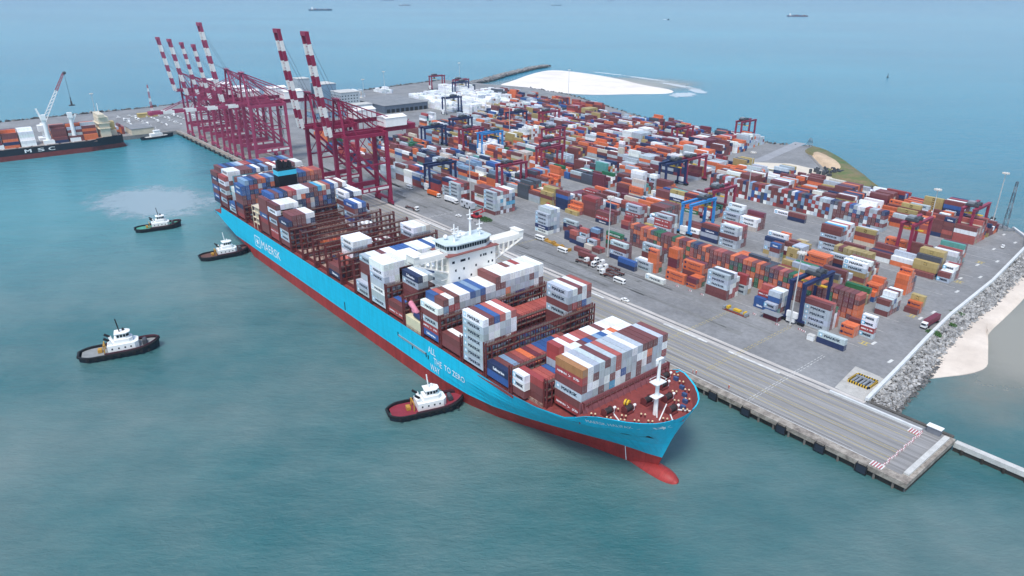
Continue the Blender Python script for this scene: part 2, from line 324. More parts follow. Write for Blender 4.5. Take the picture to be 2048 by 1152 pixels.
# rock revetments (uncountable boulders)
def rocks(name, pts, w0, w1, z0, z1, n, sz, lab, tones):
    s = MB(); seg = [(Vector(a), Vector(b)) for a, b in zip(pts, pts[1:])]; Ls = [(b - a).length for a, b in seg]; T = sum(Ls)
    base = [(-1, 0, 0), (1, 0, 0), (0, -1, 0), (0, 1, 0), (0, 0, -1), (0, 0, 1)]; ff = [(5, 0, 2), (5, 2, 1), (5, 1, 3), (5, 3, 0), (4, 2, 0), (4, 1, 2), (4, 3, 1), (4, 0, 3)]
    cubev = [(x, y, z) for x in (-.75, .75) for y in (-.75, .75) for z in (-.75, .75)]; cubef = [(0, 1, 3, 2), (4, 6, 7, 5), (0, 4, 5, 1), (2, 3, 7, 6), (0, 2, 6, 4), (1, 5, 7, 3)]
    for i in range(n):
        t = rnd.random() * T
        for (a, b), l in zip(seg, Ls):
            if t < l: break
            t -= l
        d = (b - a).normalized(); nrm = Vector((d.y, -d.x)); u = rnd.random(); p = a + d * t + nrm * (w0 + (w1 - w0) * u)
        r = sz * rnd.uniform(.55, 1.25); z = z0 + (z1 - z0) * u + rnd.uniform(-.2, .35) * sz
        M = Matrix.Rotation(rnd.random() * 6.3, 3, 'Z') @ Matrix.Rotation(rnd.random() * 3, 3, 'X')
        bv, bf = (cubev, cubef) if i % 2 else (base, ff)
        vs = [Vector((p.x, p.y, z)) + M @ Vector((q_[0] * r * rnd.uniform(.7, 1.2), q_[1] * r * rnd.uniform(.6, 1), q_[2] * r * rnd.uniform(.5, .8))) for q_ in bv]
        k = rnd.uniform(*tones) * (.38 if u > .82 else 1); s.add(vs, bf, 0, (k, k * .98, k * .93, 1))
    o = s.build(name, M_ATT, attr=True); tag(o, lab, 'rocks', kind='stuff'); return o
PARA = [(-31, 37.3), (-35, 77), (-38.5, 108), (-41.7, 142), (-45, 206), (-52, 278), (-58, 300), (-70, 316)]
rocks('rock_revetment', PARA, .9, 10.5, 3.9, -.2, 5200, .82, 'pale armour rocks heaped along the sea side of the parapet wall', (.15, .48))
bb = MB()
for (a, b), (c, d) in zip(zip(PARA, PARA[1:]), zip(PARA, PARA[1:])):
    pass
def slope(name, pts, w0, w1, z0, z1, m):
    s = MB(); vs = []
    for i, p in enumerate(pts):
        a = Vector(pts[max(0, i-1)]); b = Vector(pts[min(len(pts)-1, i+1)]); d = (b - a).normalized(); nn = Vector((d.y, -d.x)); P = Vector(p)
        vs += [(*(P + nn * w0), z0), (*(P + nn * w1), z1)]
    s.add(vs, [(2*i, 2*i+1, 2*i+3, 2*i+2) for i in range(len(pts)-1)]); o = s.build(name, m); tag(o, kind='structure')
slope('shore_slope', PARA, .5, 11.5, 3.7, -.8, mat('wet_rubble', '#5c5852', .9, .3, .5))
BWP = [(-930, 500), (-950, 560), (-990, 625), (-1030, 700), (-1062, 765), (-1080, 825)]
slope('breakwater_core', BWP, -9, 9, 1.5, 1.5, mat('rubble_core', '#6e6a63', .9, .3, .3))
rocks('breakwater_rocks', BWP, -11, 11, 2.2, 2.2, 1500, 2.2, 'long curved rubble breakwater beside the white sand spit', (.16, .34))
SEAW = [(-955, -330), (-965, -143), (-978, 22), (-996, 95), (-962, 192), (-956, 330), (-992, 500)]
rocks('sea_wall_rocks', SEAW, -7, 4, .6, 4.2, 1300, 2.3, 'dark rubble sea wall behind the terminal', (.1, .25))
rocks('shore_rocks', [(-84, 329), (-168, 337), (-209, 388), (-248, 431), (-293, 464), (-322, 445), (-492, 460), (-711, 537), (-820, 548)], -4.5, 1.5, -.3, 3.8, 1500, 1.7, 'low line of shore rocks behind the container stacks', (.14, .34))

# ------------------------------------------------------------ walls, fenders, barriers, pit, pier
def wall_path(name, pts, w, h, z, m, label, cat, taper=0):
    s = MB()
    for i, (a, b) in enumerate(zip(pts, pts[1:])):
        s.bar((*a, z + h / 2), (*b, z + h / 2), w, h)
    return tag(s.build(name, m, origin=(pts[0][0], pts[0][1], z)), label, cat)
wall_path('parapet_wall', [(x + .2, y) for x, y in PARA], 1.3, 1.6, 4, mat('parapet_white', '#d6d8d6', .7, .12, .5), 'long white concrete parapet wall between the yard road and the rocks', 'wall')
wall_path('kerb_wall', [(-43, 33.2), (-9.5, 33.2)], .9, .9, 4, mat('parapet_white', '#d6d8d6'), 'low white kerb wall at the back of the quay end', 'wall')
wall_path('pier_end_wall', [(-2.2, 4), (-2.2, 35.5)], 1.7, .7, 4.05, CONCW, 'pale raised concrete beam across the very end of the quay', 'wall')
wall_path('rubble_wall', [(-31, 37.9), (-1, 37.9)], 1.4, .7, 3.7, mat('wet_rubble', '#5c5852'), 'rough dark stone edge behind the quay end', 'wall')
s = MB(); s.box(0.2, 90, 35.8, 38.2, 1.6, 3.4); s.box(.2, 90, 36.1, 37.9, -2, 1.6, 1)  # body below the slab takes the same painted under-deck shade
for i in range(14): s.cyl((3 + 6.3 * i, 35.7, -2), (3 + 6.3 * i, 35.7, 1.8), .5, 6, 1)
tag(s.build('breakwater_pier', [CONCW, mat('shaded_quay_face', '#3c3833')], origin=(0, 37, 0)), 'narrow concrete breakwater pier running off the quay end to the right', 'breakwater')
s = MB(); s.box(-1, 1, -.95, -.4, 0, 2.9); s.box(-.8, .8, -1.0, -.95, .15, 2.75, 1); s.bar((-.8, -.7, 2.9), (-.8, -.2, 3.7), .14); s.bar((.8, -.7, 2.9), (.8, -.2, 3.7), .14)
f0 = None
for i in list(range(6)) + list(range(28, 52)):
    X = -13.9 - 14.4 * i
    if f0 is None: f0 = s.build('fender', [BLACK, mat('fender_panel', '#2c3440', .6, .2)]); f = f0
    else: f = f0.copy(); COL.objects.link(f)
    f.location = (X, 0, .4); f.scale = (1.9, 1, 1)
    tag(f, 'dark fender panel hanging at the quay edge, %s from the quay end' % (['first', 'second', 'third', 'fourth', 'fifth', 'sixth'][i] if i < 6 else 'well back'), 'fender', 'fenders along the quay edge')
    if i >= 6: f['label'] = 'dark fender panel on the far quay edge below the crane group'
# striped barriers across the quay end
s = MB()
for k in range(4): s.box(-.2, .2, -.9 + k * .45, -.9 + (k + 1) * .45, 0, .6, k % 2)
b0 = s.build('barrier', [mat('barrier_white', '#e2e0dc', .5, .1), mat('faded_barrier_red', '#b8656c', .6, .15)])
n = 0
for i in range(15):
    y = 3.8 + i * 2.0
    b = b0 if n == 0 else b0.copy()
    if n: COL.objects.link(b)
    n += 1; b.location = (-9.0 + .25 * math.sin(i * 2.1), y, 4.02); b.rotation_euler = (0, 0, .12 * math.sin(i * 3)); tag(b, 'red and white plastic barrier in the row across the quay end', 'barrier', 'barriers across the quay end')
for i, (x, y) in enumerate(((-10.4, 2.2), (-10.8, 31.0))):
    s = MB()
    for k in range(9): s.box(-2 + k * .45, -2 + (k + 1) * .45 - .1, -1.5, 1.5, 0, .12, k % 2)
    o = s.build('striped_plate', [mat('barrier_white', '#e2e0dc'), mat('faded_barrier_red', '#b8656c', .6, .15)]); o.location = (x, y, 4.02)
    tag(o, 'red and white striped hatched plate at the %s corner of the quay end' % ('waterside' if i == 0 else 'landward'), 'plate')
pitx, pity = -38.6, 50.5
p = thing('inspection_pit', (pitx, pity, 4), 'square inspection pit ringed by a low yellow and black striped kerb', 'pit', world=True)
s = MB()
for i in range(16):
    for (ax, sgn) in ((0, -1), (0, 1), (1, -1), (1, 1)):
        a0, a1 = -4 + i * .5, -4 + (i + 1) * .5
        if ax == 0: s.box(pitx + a0, pitx + a1, pity + sgn * 4 - .3, pity + sgn * 4 + .3, 4.02, 4.9, i % 2)
        elif 0 < i < 15: s.box(pitx + sgn * 4 - .3, pitx + sgn * 4 + .3, pity + a0, pity + a1, 4.02, 4.9, i % 2)
s.build('kerb', [YEL, BLACK], p)
s = MB(); s.box(pitx - 3.6, pitx + 3.6, pity - 3.6, pity + 3.6, 4.02, 4.06, 1)
for i in range(5): s.box(pitx - 3.4 + i * 1.5, pitx - 2.6 + i * 1.5, pity - 3.3, pity + 3.3, 4.06, 4.5 + .3 * (i % 2))
s.box(pitx - 3.5, pitx + 3.5, pity + 1.5, pity + 2.3, 4.5, 5.1)
s.build('pipework', [GREY, BLACK], p)
p = thing('control_hut', (-6.2, 35.4, 4.05), 'small white roofed equipment hut at the landward corner of the quay end', 'hut', world=True)
MB().box(-8.5, -4.2, 34.4, 36.4, 4.05, 6.4).build('wall', mat('hut_wall', '#7c7f86', .7), p); MB().box(-8.8, -3.9, 34.1, 36.7, 6.4, 6.65).build('roof', WHITE, p)
# ------------------------------------------------------------ containers
CC = dict(w='#eef1f1', g='#b4c0c8', b='#7c4240', r='#a83c3a', s='#b5564a', n='#26365f', u='#2c5b9c', o='#dd6a2e', y='#b09a58', t='#b47a44', k='#7d9fbd',
          c='#2ba6cf', e='#1c6e46', d='#4e5560', m='#519c92', p='#74303e', i='#c9bfae')
CN = dict(w='white', g='light grey', b='brown', r='red', s='faded red', n='navy', u='blue', o='orange', y='sandy yellow', t='tan', k='pale blue', c='bright cyan', e='green', d='slate grey', m='teal', p='maroon', i='beige')
LOGO = dict(M=('g', 'M'), W=('w', 'M'), H=('r', 'H'), S=('n', 'S'), O=('o', 'O'), Y=('y', 'Y'), E=('e', 'E'), I=('i', 'M'), U=('u', 'S'))
LN = dict(M='dark letters', H='white letters', S='white script', O='dark letters', Y='dark square emblem', E='white letters')
CCL = {k: lin(v) for k, v in CC.items()}
def jit(c, r):
    l_ = .3 * c[0] + .5 * c[1] + .2 * c[2]; c = tuple(v * .87 + l_ * .13 for v in c[:3])
    f = 1 + r.uniform(-.16, .14); return (min(1, c[0] * f), min(1, c[1] * f * (1 + r.uniform(-.04, .04))), min(1, c[2] * f * (1 + r.uniform(-.06, .05))), 1)
_tb = {}
def body_tpl(L, h, fine):
    k = (L, h, fine)
    if k in _tb: return _tb[k]
    s = MB(); hx = L / 2; W = 1.205; e = .025
    s.box(-hx + .06, hx - .06, -W + e, W - e, .12, h - .04)           # recessed core
    for sx in (-1, 1):
        for sy in (-1, 1):
            x0, x1 = sorted((sx * hx, sx * (hx - .18))); y0, y1 = sorted((sy * W, sy * (W - .16))); s.box(x0, x1, y0, y1, 0, h)
    for sy in (-1, 1):
        y0, y1 = sorted((sy * W, sy * (W - .10)))
        s.box(-hx + .18, hx - .18, y0, y1, h - .13, h - .002); s.box(-hx + .18, hx - .18, y0, y1, .0, .16)
    for sx in (-1, 1):
        x0, x1 = sorted((sx * hx, sx * (hx - .1)))
        s.box(x0, x1, -W + .16, W - .16, h - .13, h - .002); s.box(x0, x1, -W + .16, W - .16, 0, .16)
    if fine:                                                        # corrugated side panels
        n = int((L - .5) / .56)
        for sy in (-1,):
            x = -hx + .2; st = (L - .4) / n
            vs = []; fs = []
            for i in range(n):
                for dx, dy in ((0, 0), (.2, 0), (.3, .045), (.75, .045), (.85, 0)):
                    X = x + (i + dx) * st; vs += [(X, sy * (W - e + dy - .004), .16), (X, sy * (W - e + dy - .004), h - .13)]
            vs += [(hx - .2, sy * (W - e), .16), (hx - .2, sy * (W - e), h - .13)]
            m = len(vs) // 2
            for i in range(m - 1): fs.append((2*i, 2*i+2, 2*i+3, 2*i+1) if sy < 0 else (2*i, 2*i+1, 2*i+3, 2*i+2))
            s.add(vs, fs)
    _tb[k] = s; return s
def door_tpl(L, h):
    s = MB(); hx = L / 2
    s.box(hx - .06, hx - .015, -1.03, -.015, .17, h - .14); s.box(hx - .06, hx - .015, .015, 1.03, .17, h - .14)
    for y in (-.78, -.28, .28, .78): s.box(hx - .015, hx + .03, y - .028, y + .028, .08, h - .06, 1, (.42, .43, .44, 1))
    for y in (-.53, .53): s.box(hx - .015, hx + .025, y - .25, y + .25, h * .38, h * .38 + .07, 1, (.5, .5, .5, 1))
    return s
_lt = {}
def logo_tpl(kind, L, h):
    k = (kind, L, h)
    if k in _lt: return _lt[k]
    s = MB(); y = -1.205 - .012; sc = L / 12.19
    def txt(t, x, z, w, hh, c, bold=.02):
        v, f = fit_text(t, w, hh, res=1)
        for i in ((0, 1, 2) if bold else (0,)): s.add([(x + a + i * bold * 4 * hh, y - .012 - i * .003, z + b) for a, b in v], f, 0, c)
    def quad(x0, x1, z0, z1, c, d=0): s.add([(x0, y - d, z0), (x1, y - d, z0), (x1, y - d, z1), (x0, y - d, z1)], [(0, 1, 2, 3)], 0, c)
    if kind == 'M':
        a = h * .32; cx = -4.6 * sc; cz = h * .55; quad(cx - a, cx + a, cz - a, cz + a, lin('#6fc3e4'))
        pts = []
        for i in range(14):
            r = a * (.85 if i % 2 == 0 else .36); t = math.pi * i / 7; pts.append((cx + r * math.sin(t), y - .012, cz + r * math.cos(t)))
        s.add(pts, [tuple(range(14))[::-1]], 0, (1, 1, 1, 1)); txt('MAERSK', -3.0 * sc, h * .33, 7.0 * sc, h * .42, lin('#17283f'), .028)
    elif kind == 'H':
        txt('HAMBURG', -5.2 * sc, h * .38, 4.3 * sc, h * .26, (.9, .9, .9, 1)); txt('S\u00dcD', 2.2 * sc, h * .38, 2.6 * sc, h * .34, (.9, .9, .9, 1))
        s.add([(-.3 * sc, y, h * .3), (1.4 * sc, y, h * .5), (-.3 * sc, y, h * .72), (.3 * sc, y, h * .5)], [(0, 1, 2, 3)], 0, (.9, .9, .9, 1))
    elif kind == 'S': txt('Safmarine', -2.8 * sc, h * .3, 6.2 * sc, h * .42, (.88, .9, .93, 1), .02)
    elif kind == 'O':
        txt('Hapag-Lloyd', -2.6 * sc, h * .36, 7.2 * sc, h * .36, lin('#1e2450')); a = h * .26
        s.add([(-4.6 * sc + a * math.cos(i), y - .01, h * .55 + a * math.sin(i)) for i in [2 * math.pi * j / 8 for j in range(8)]], [tuple(range(8))], 0, lin('#1e2450'))
    elif kind == 'Y': quad(-.8, .8, h * .2, h * .82, lin('#4a3a18')); txt('MSC', -.62, h * .36, 1.24, h * .3, lin('#c8ad62'))
    elif kind == 'E': txt('EVERGREEN', -4.6 * sc, h * .32, 9.2 * sc, h * .4, (.85, .9, .86, 1))
    _lt[k] = s; return s

RECS = []
crng = random.Random(41)
def rec(x, y, z, L, h, ch, place, ax='X', ex_=(1, 1, 1), nolabel=False, tier=None):
    logo = None
    if ch in LOGO: ch, logo = LOGO[ch]
    P = Vector((x, y, z + h / 2)); v = CAMPOS - P; d = v.length; v.normalize(); sx, sy = (L, 2.44) if ax == 'X' else (2.44, L)
    a = ex_[0] * max(0, -v.y) * sx * h + ex_[1] * max(0, v.x) * sy * h + ex_[2] * max(0, v.z) * sx * sy
    RECS.append(dict(x=x, y=y, z=z, L=L, h=h, c=ch, logo=logo, ax=ax, s=a * (1403 / d) ** 2, place=place, d=d, ex=ex_, tier=tier))
ORD = ['first', 'second', 'third', 'fourth', 'fifth', 'sixth', 'seventh', 'eighth', 'ninth', 'tenth', 'eleventh', 'twelfth', 'thirteenth', 'fourteenth', 'fifteenth', 'sixteenth', 'seventeenth', 'eighteenth', 'nineteenth', 'twentieth', 'twenty-first', 'twenty-second', 'twenty-third', 'twenty-fourth']
TH = 2.85
MIX = 'bbbbbbbggggwwwnnuursoopkdbgw'
def ship_bay(fx, cols, phrase, base=21.0, y0=-77.3, pitch=2.52, fwd=None, mix=MIX):
    """cols: {row: tiers bottom->top as string, or (aft20, fwd20) tuple}"""
    def hgt(r):
        c = cols.get(r)
        return 0 if c is None else (max(len(c[0]), len(c[1])) if isinstance(c, tuple) else len(c))
    for r, c in cols.items():
        y = y0 + 1.22 + pitch * r; hl = hgt(r - 1); hf = fwd.get(r, 0) if fwd else 0; H = hgt(r)
        for part, st in (enumerate(c) if isinstance(c, tuple) else [(None, c)]):
            L = 12.19 if part is None else 6.04; cx = fx - 6.095 if part is None else fx - (12.19 - 3.02 if part == 0 else 3.02)
            for t, ch in enumerate(st):
                if ch == '.': continue
                if ch == '?': ch = crng.choice(mix)
                e = (1 if t >= hl else 0, 1 if (t >= hf and part != 0) else 0, 1 if t == len(st) - 1 else 0)
                if not any(e): continue
                dn = len(st) - 1 - t
                half = '' if part is None else (' aft half' if part == 0 else ' forward half')
                rp = 'port edge row' if r == min(cols) else ORD[r - min(cols)] + ' row from port'
                rec(cx, y, base + t * TH, L, TH - .04, ch, (rp + half, ('top tier' if dn == 0 else ORD[dn] + ' tier down'), phrase), ex_=e)
    return {r: hgt(r) for r in cols}
def cols_rep(rows, h, tops='', front=None):
    out = {}
    for i, r in enumerate(rows):
        st = ['?'] * h
        if front:
            for k, line in enumerate(front):       # k = tier from top
                if k < h and i < len(line) and line[i] != ' ': st[h - 1 - k] = line[i]
        if i < len(tops) and tops[i] != ' ': st[h - 1] = tops[i]
        out[r] = ''.join(st)
    return out
# foremost block
A = cols_rep(range(16), 6, front=['twggbgsggwgbbbgb', 'Hwbgggsgggwwoggw', 'bwwgwbwuggbwbggr', 'MggbgcwwbgbgggwG'.replace('G', 'g'), 'brggbgwgwbgwgkbg', 'Hrb?b???????????'])
hA = ship_bay(-73, A, 'foremost block', base=20.6, y0=-71.2, pitch=2.56)
B = {0: ('.WWb'[1:][::-1] and 'bWW', ''), 1: 'bbH', 2: 'ns', 3: 'bs', 4: 'bs', 5: 'uu', 6: ('?ggrr', '?ggw'), 7: ('???gw', '??bww'), 8: ('???gs', '???gw')}
for i, (a_, f_) in enumerate(zip('wsswwbwwwwwww', 'bubkuwowwwwww')): B[9 + i - 0 if 9 + i < 21 else 20] = ('????' + a_, '????' + f_)
B = {r: c for r, c in B.items() if r < 19}
hB = ship_bay(-87.1, B, 'second block from the bow', base=20.2, fwd={r: 6 for r in range(3, 19)})
Cb = {0: 'uS', 1: 'bb', 2: 'bk', 3: 'bb', 4: 'ss', 5: 'oo', 6: 'bp', 7: 'bs', 8: 'uu', 9: 'uu', 10: 'uu', 11: 'ru', 12: 'bs', 13: 'bb'}
hC = ship_bay(-101.3, Cb, 'third block from the bow', base=20.6)
Dd = cols_rep(range(6), 7, front=['Wbuoww'.replace('o', 's'), 'Mwwggw', 'Mwwggw', 'Mgbbwr', 'M?????', 'M?????', 'M?????'])
Dd[1] = Dd[1][:-1] + 'b'; Dd[2] = Dd[2][:-1] + 'u'; Dd[3] = Dd[3][:-1] + 's'; Dd[5] = Dd[5][:-1] + 's'
for r in range(7, 16): Dd[r] = 'd' if r % 2 else 'n'
Dd.update(cols_rep(range(16, 21), 7, front=['Mwbws', 'Mggwb', 'brbug', 'Mbobr', 'bbgkw', 'b????', 'b????']))
hD = ship_bay(-115.4, Dd, 'fourth block from the bow')
Eb = {0: 'bb', 1: 'bw', 2: 'bb', 3: 'bb', 4: 'sb', 5: 'bb', 6: 'sb', 7: 'ss', 8: 'sb', 9: 'bo', 10: 'bo'}
for r in range(11, 21): Eb[r] = 'bs' if r > 12 else 'bb'
hE = ship_bay(-129.5, Eb, 'low fifth block from the bow', fwd=hD)
Fb = {0: 'UHMbW'}
Fb.update({1: ('???gku', '??ggkb'), 2: ('???ggs', '??gbrw'), 3: ('????gb', '??ggrb')})
for r, ch in zip(range(4, 11), 'wwugnww'): Fb[r] = '????' + {'w': 'g', 'u': 'g', 'g': 'g', 'n': 'b'}[ch] + {'g': 'k', 'n': 'u'}.get(ch, ch)
Fb.update(cols_rep(range(11, 21), 7, front=['bwwwwwwwww', 'bbgggggbgw', 'MgogggggWb'.replace('W', 'w'), 'gwyguugswb', 'b?????????']))
for r, c in zip(range(14, 19), 'wbwrw'): Fb[r] = (Fb[r][:-1] + c, Fb[r])
hF = ship_bay(-143.5, Fb, 'block just ahead of the bridge', fwd=hE)
Hb = {0: 'Hb', 1: 'bu', 2: 'bb'}
Hb.update(cols_rep(range(3, 7), 6, front=['SwgN'.replace('N', 'n'), 'Mgbg', 'bbbb', 'b???']))
for r in range(7, 21): Hb[r] = '??????' if r < 15 else '???'
hH = ship_bay(-169.3, Hb, 'block just behind the bridge', fwd={r: 9 for r in range(6, 15)})
Ib = cols_rep(range(8), 7, front=['wwwwwwww', 'Wwwwwwww', 'Mwwww???', 'ggwww???', 'W???????', 'g???????', 'M???????'])
for r in range(8, 21): Ib[r] = '????' + ('w' if r % 3 else 'g')
hI = ship_bay(-183.5, Ib, 'tall white block behind the bridge', fwd=hH)
Jb = {0: 'MM'}
for r, ch in zip(range(1, 10), 'Mwwbwwuuu'): Jb[r] = '?????' + ch
for r, ch in zip(range(10, 16), '.wwuww'): Jb[r] = '?????' + (ch if ch != '.' else 'w')
for r in range(17, 21): Jb[r] = '????' + 'w'
hJ = ship_bay(-197.3, Jb, 'blue topped block amidships', fwd=hI)
Kb = {r: 'w' if r > 12 else 'b' for r in range(8, 21)}; hK = ship_bay(-211.3, Kb, 'open bay amidships')
Lb = {0: 'Sb', 1: 'bb', 2: 'brs'}; Lb.update({3: '????MW'.replace('M', 'g'), 4: '????gw', 5: '???sgw', 6: '???rrw', 7: 'ss'})
Lb[3] = '????MW'; Lb.update({16: '???bMW', 17: '???bgw', 18: '????gw', 19: '???ggi'}); hL = ship_bay(-225.2, Lb, 'partly empty bay with white top boxes')
for r in range(8, 16): Lb[r] = 'w' if r % 2 else 's'
L2 = {r: 'b' if r % 3 else 'n' for r in range(2, 7)}; ship_bay(-239.2, L2, 'second partly empty bay')
L3 = {r: ('w' if r % 2 else 'p') for r in range(12, 19)}; ship_bay(-253.2, L3, 'third partly empty bay')
L4 = {r: ('s' if r % 2 else 'o') for r in range(6, 14)}; L4.update({15: '??W', 16: '??w'}); ship_bay(-267.2, L4, 'fourth partly empty bay')
Pb = {0: 'bMMbS'}; Pb.update({1: '????bb', 2: '????bb', 3: '???bbb', 4: '????gw', 5: '????nw'}); Pb.update({15: '???MbU', 16: '????nw', 17: '????nu', 18: '???g'}); Pb[0] = 'bMMbS'[:5]
hP = ship_bay(-282, Pb, 'block left of the open bays')
Qb = {0: 'rHbWbMM', 1: '?????gi', 2: '?????gi'}; Qb[0] = 'rHbMbWb'; Qb.update({1: '??????w', 2: '??????w', 3: '??????w', 4: '??????w', 5: '????w'}); Qb.update({16: '???MbMW'[:7], 17: '??????n', 18: '??????w', 19: '??????w'})
hQ = ship_bay(-296, Qb, 'second block left of the open bays', fwd=hP)
Rb = {0: 'bbrUbbb'}
Rb.update(cols_rep(range(1, 19), 8, front=['ubbursbwwbbcibwugb', 'ubunbgwonnbbrgnung', 'nburnunnrinsunnouu', 'nnnbnbgnbgnbnunbun']))
for r, ch in zip(range(1, 19), 'ubunsrwwwbbcisuwbw'): Rb[r] = Rb[r][:-1] + ch
Rb[19] = '??????w'; hR = ship_bay(-309.3, Rb, 'full block ahead of the funnel', fwd=hQ)
Sb = {0: 'bbbnbUS'}; Sb[0] = 'rbnbbUU'[:7]
Sb.update(cols_rep(range(1, 20), 8, front=['uuussruunuduuuusst', 'urrgunoobbbbbbbbsb', 'unusnunbobnunbnibb']))
for r, ch in zip(range(1, 20), 'kunsouknsuddduusoss'): Sb[r] = Sb[r][:-1] + ch
hS = ship_bay(-347, Sb, 'full block behind the funnel')
Vb = {0: 'MU', 1: '????w'}; Vb.update({r: '??????' + ('w' if r % 4 == 0 else 'b') for r in range(2, 20)}); hV = ship_bay(-361.1, Vb, 'recessed block near the stern', fwd=hS)
Tb = {0: 'bMrWWbr'}; Tb[0] = 'bMbMbWr'
Tb.update(cols_rep(range(1, 20), 8, front=['Wwwbbbuwnkbwrwssbww', 'wnbnbb?????????????', 'bbb????????????????']))
hT = ship_bay(-375.2, Tb, 'second block from the stern', fwd=hV)
Ub = {0: 'nUbUbSb'}; Ub.update({r: '???????' + ch for r, ch in zip(range(1, 20), 'bunukgsrunusruunukb')}); Ub[1] = '???????b'
hU = ship_bay(-389.2, Ub, 'sternmost block', fwd=hT)

# ---- yard
G0 = 4.05; TY = 2.62
yrng = random.Random(99); YMIX = 'bbbbbbbbbpppMMMMgggggWWwwSnnudOOOOooYkEmsHid'
def ystack(x1, y0, rows, L=12.19, name='', pz=G0, ex_='X', hY=TY):
    """x1 = end nearest the quay end, rows = list of tier strings back from the quay"""
    for r, st in enumerate(rows):
        y = y0 + 1.22 + 2.58 * r
        for t, ch in enumerate(st):
            if ch == '.': continue
            if ch == '?': ch = yrng.choice(YMIX)
            e = (1 if r == 0 or t >= len(rows[r - 1]) else 0, 1, 1 if t == len(st) - 1 else 0)
            if r and ch in LOGO and not e[0]: ch = LOGO[ch][0]
            dn = len(st) - 1 - t
            rec(x1 - L / 2, y, pz + t * hY, L, hY - .04, ch, (('front row' if r == 0 else ORD[r] + ' row back'), ('top tier' if dn == 0 else ORD[dn] + ' tier down'), name), ex_=e)
TAKEN = []
def sig(x1, y0, rows, L, name):
    ystack(x1, y0, rows, L, name); TAKEN.append((x1 - L - .2, x1 + .2, y0 - .3, y0 + 2.58 * len(rows) + .2))
sig(-69.8, 80.6, ['MMMMb', 'bbbrs', 'wwwe', 'oor'], 12.19, 'stack beside the nearest navy gantry')
sig(-56, 68.8, ['nM'], 12.19, 'pair standing out on the quay road')
sig(-59.6, 84.4, ['OO', 'oo', 'o'], 6.06, 'small orange stack by the navy gantry')
sig(-53.4, 89.4, ['MHWW'], 6.06, 'slim stack at the near yard end')
sig(-60.4, 92.5, ['bb', 'w'], 6.06, 'low brown stack before the mixed wall')
sig(-94.4, 78.5, ['UM', 'mbug', 'HWwW', 'ngkw'], 6.06, 'short stack left of the navy gantry')
sig(-101, 80.5, ['Uu', 'bHH', 'ngss'], 6.06, 'red topped short stack left of gantry')
sig(-119.3, 75.5, ['bbMMM', 'rwwgd', 'rrwgw', 'wrbw'], 12.19, 'tall stack with three lettered grey boxes')
sig(-117.2, 88.6, ['MMrr', 'yww', ], 6.06, 'short grey and red stack')
sig(-137.6, 75.6, ['Op', 'oo', 'eo'], 6.06, 'small orange stack with maroon box')
sig(-145, 75.6, ['OO', 's'], 12.19, 'long orange pair by the road')
sig(-140.3, 83.4, ['bbOO', 'dbop', 'oo'], 12.19, 'tall orange stack behind the road row')
sig(-165, 77, ['ooooO', 'eo'], 6.06, 'narrow orange tower by the road')
sig(-158.4, 86, ['oppoo', 'ooooo'], 6.06, 'second narrow orange tower')
sig(-152, 67.4, ['W'], 12.19, 'lone white box out on the road')
sig(-174.1, 69.9, ['nu'], 12.19, 'blue box beside parked trailers')
sig(-167, 75.6, ['MM', 'bw'], 12.19, 'grey pair behind the blue box')
sig(-186.6, 76.6, ['nMbM', 'bbbb'], 12.19, 'lettered stack beside the light mast')
sig(-172.5, 88, ['bbMM', 'bbb', 'ggp'], 12.19, 'grey lettered stack before the mixed wall')
sig(-199.6, 87, ['beOE', 'bbn'], 12.19, 'stack with green box on top')
sig(-207.7, 68.6, ['b'], 12.19, 'lone maroon box out on the road')
sig(-206, 75.6, ['b', 'H'], 6.06, 'low red boxes by the light mast')
sig(-213.3, 76.5, ['i', 'gM', 'rs'], 6.06, 'pale short boxes by the road')
sig(-220, 76.5, ['ng', 'brMs'], 6.06, 'small mixed stack by the road')
sig(-226.5, 77, ['nbs', 'rbb'], 6.06, 'maroon short stack by the road')
sig(-232.8, 78.6, ['nn', 'bbb', 'g'], 6.06, 'short brown stack by the road')
sig(-221, 89.5, ['bpk', 'nbn'], 6.06, 'brown stack at the back of the road row')
sig(-227.6, 91, ['nn', 'b'], 6.06, 'navy short stack at the back')
sig(-239.8, 90, ['bSM', 'op'], 12.19, 'stack of three with navy middle box')
sig(-250.7, 75.6, ['WSMMM', 'wngggg', 'gkgwgg', 'wggggw'], 12.19, 'pale tower beside the yard crossing')
sig(-304.6, 75.6, ['bMMMMM', 'bggwwb', 'wbgcwg', 'bgwwgr', 'wgcbgs', 'bgcggw', 'rbcnkw'], 12.19, 'wide tall stack beside the green plants')
sig(-318, 77.6, ['MrwIbb', 'gbwgbb', 'rgwwgb'], 12.19, 'stack with beige upper boxes')
sig(-331, 84, ['brb', 'bbn', 'bsu', 'rrws'], 12.19, 'brown stack behind the white trailer')
sig(-347, 75.6, ['MMMMM', 'grwgr', 'brwbb', 'bbgrb'], 12.19, 'lettered stack before the far navy gantry')
sig(-360, 78.5, ['MMMrn', 'ggrgg', 'wwgbr'], 12.19, 'stack under the far navy gantry')
sig(-267.8, 118, ['Y', 'rO', 'boO', 'gg'], 12.19, 'stepped orange and yellow stack')
sig(-280.5, 121, ['nnnub', 'nunk', ], 12.19, 'navy stack behind the stepped boxes')
sig(-293.5, 118, ['yybYy'[:4], 'ybyyy', 'ybbyY', 'yyyyb'], 12.19, 'big yellow cluster')
sig(-257, 124, ['bbbbr', 'ggbrr', 'wggrb', 'gggw'], 12.19, 'tall maroon stack beyond the crossing')
sig(-239.4, 119, ['SHb', 'bbp', 'bb', 'ggb'], 12.19, 'red lettered stack beyond the crossing')
sig(-225.5, 122, ['ps', 'bsr', 'bbb'], 6.06, 'small salmon stack beyond the crossing')
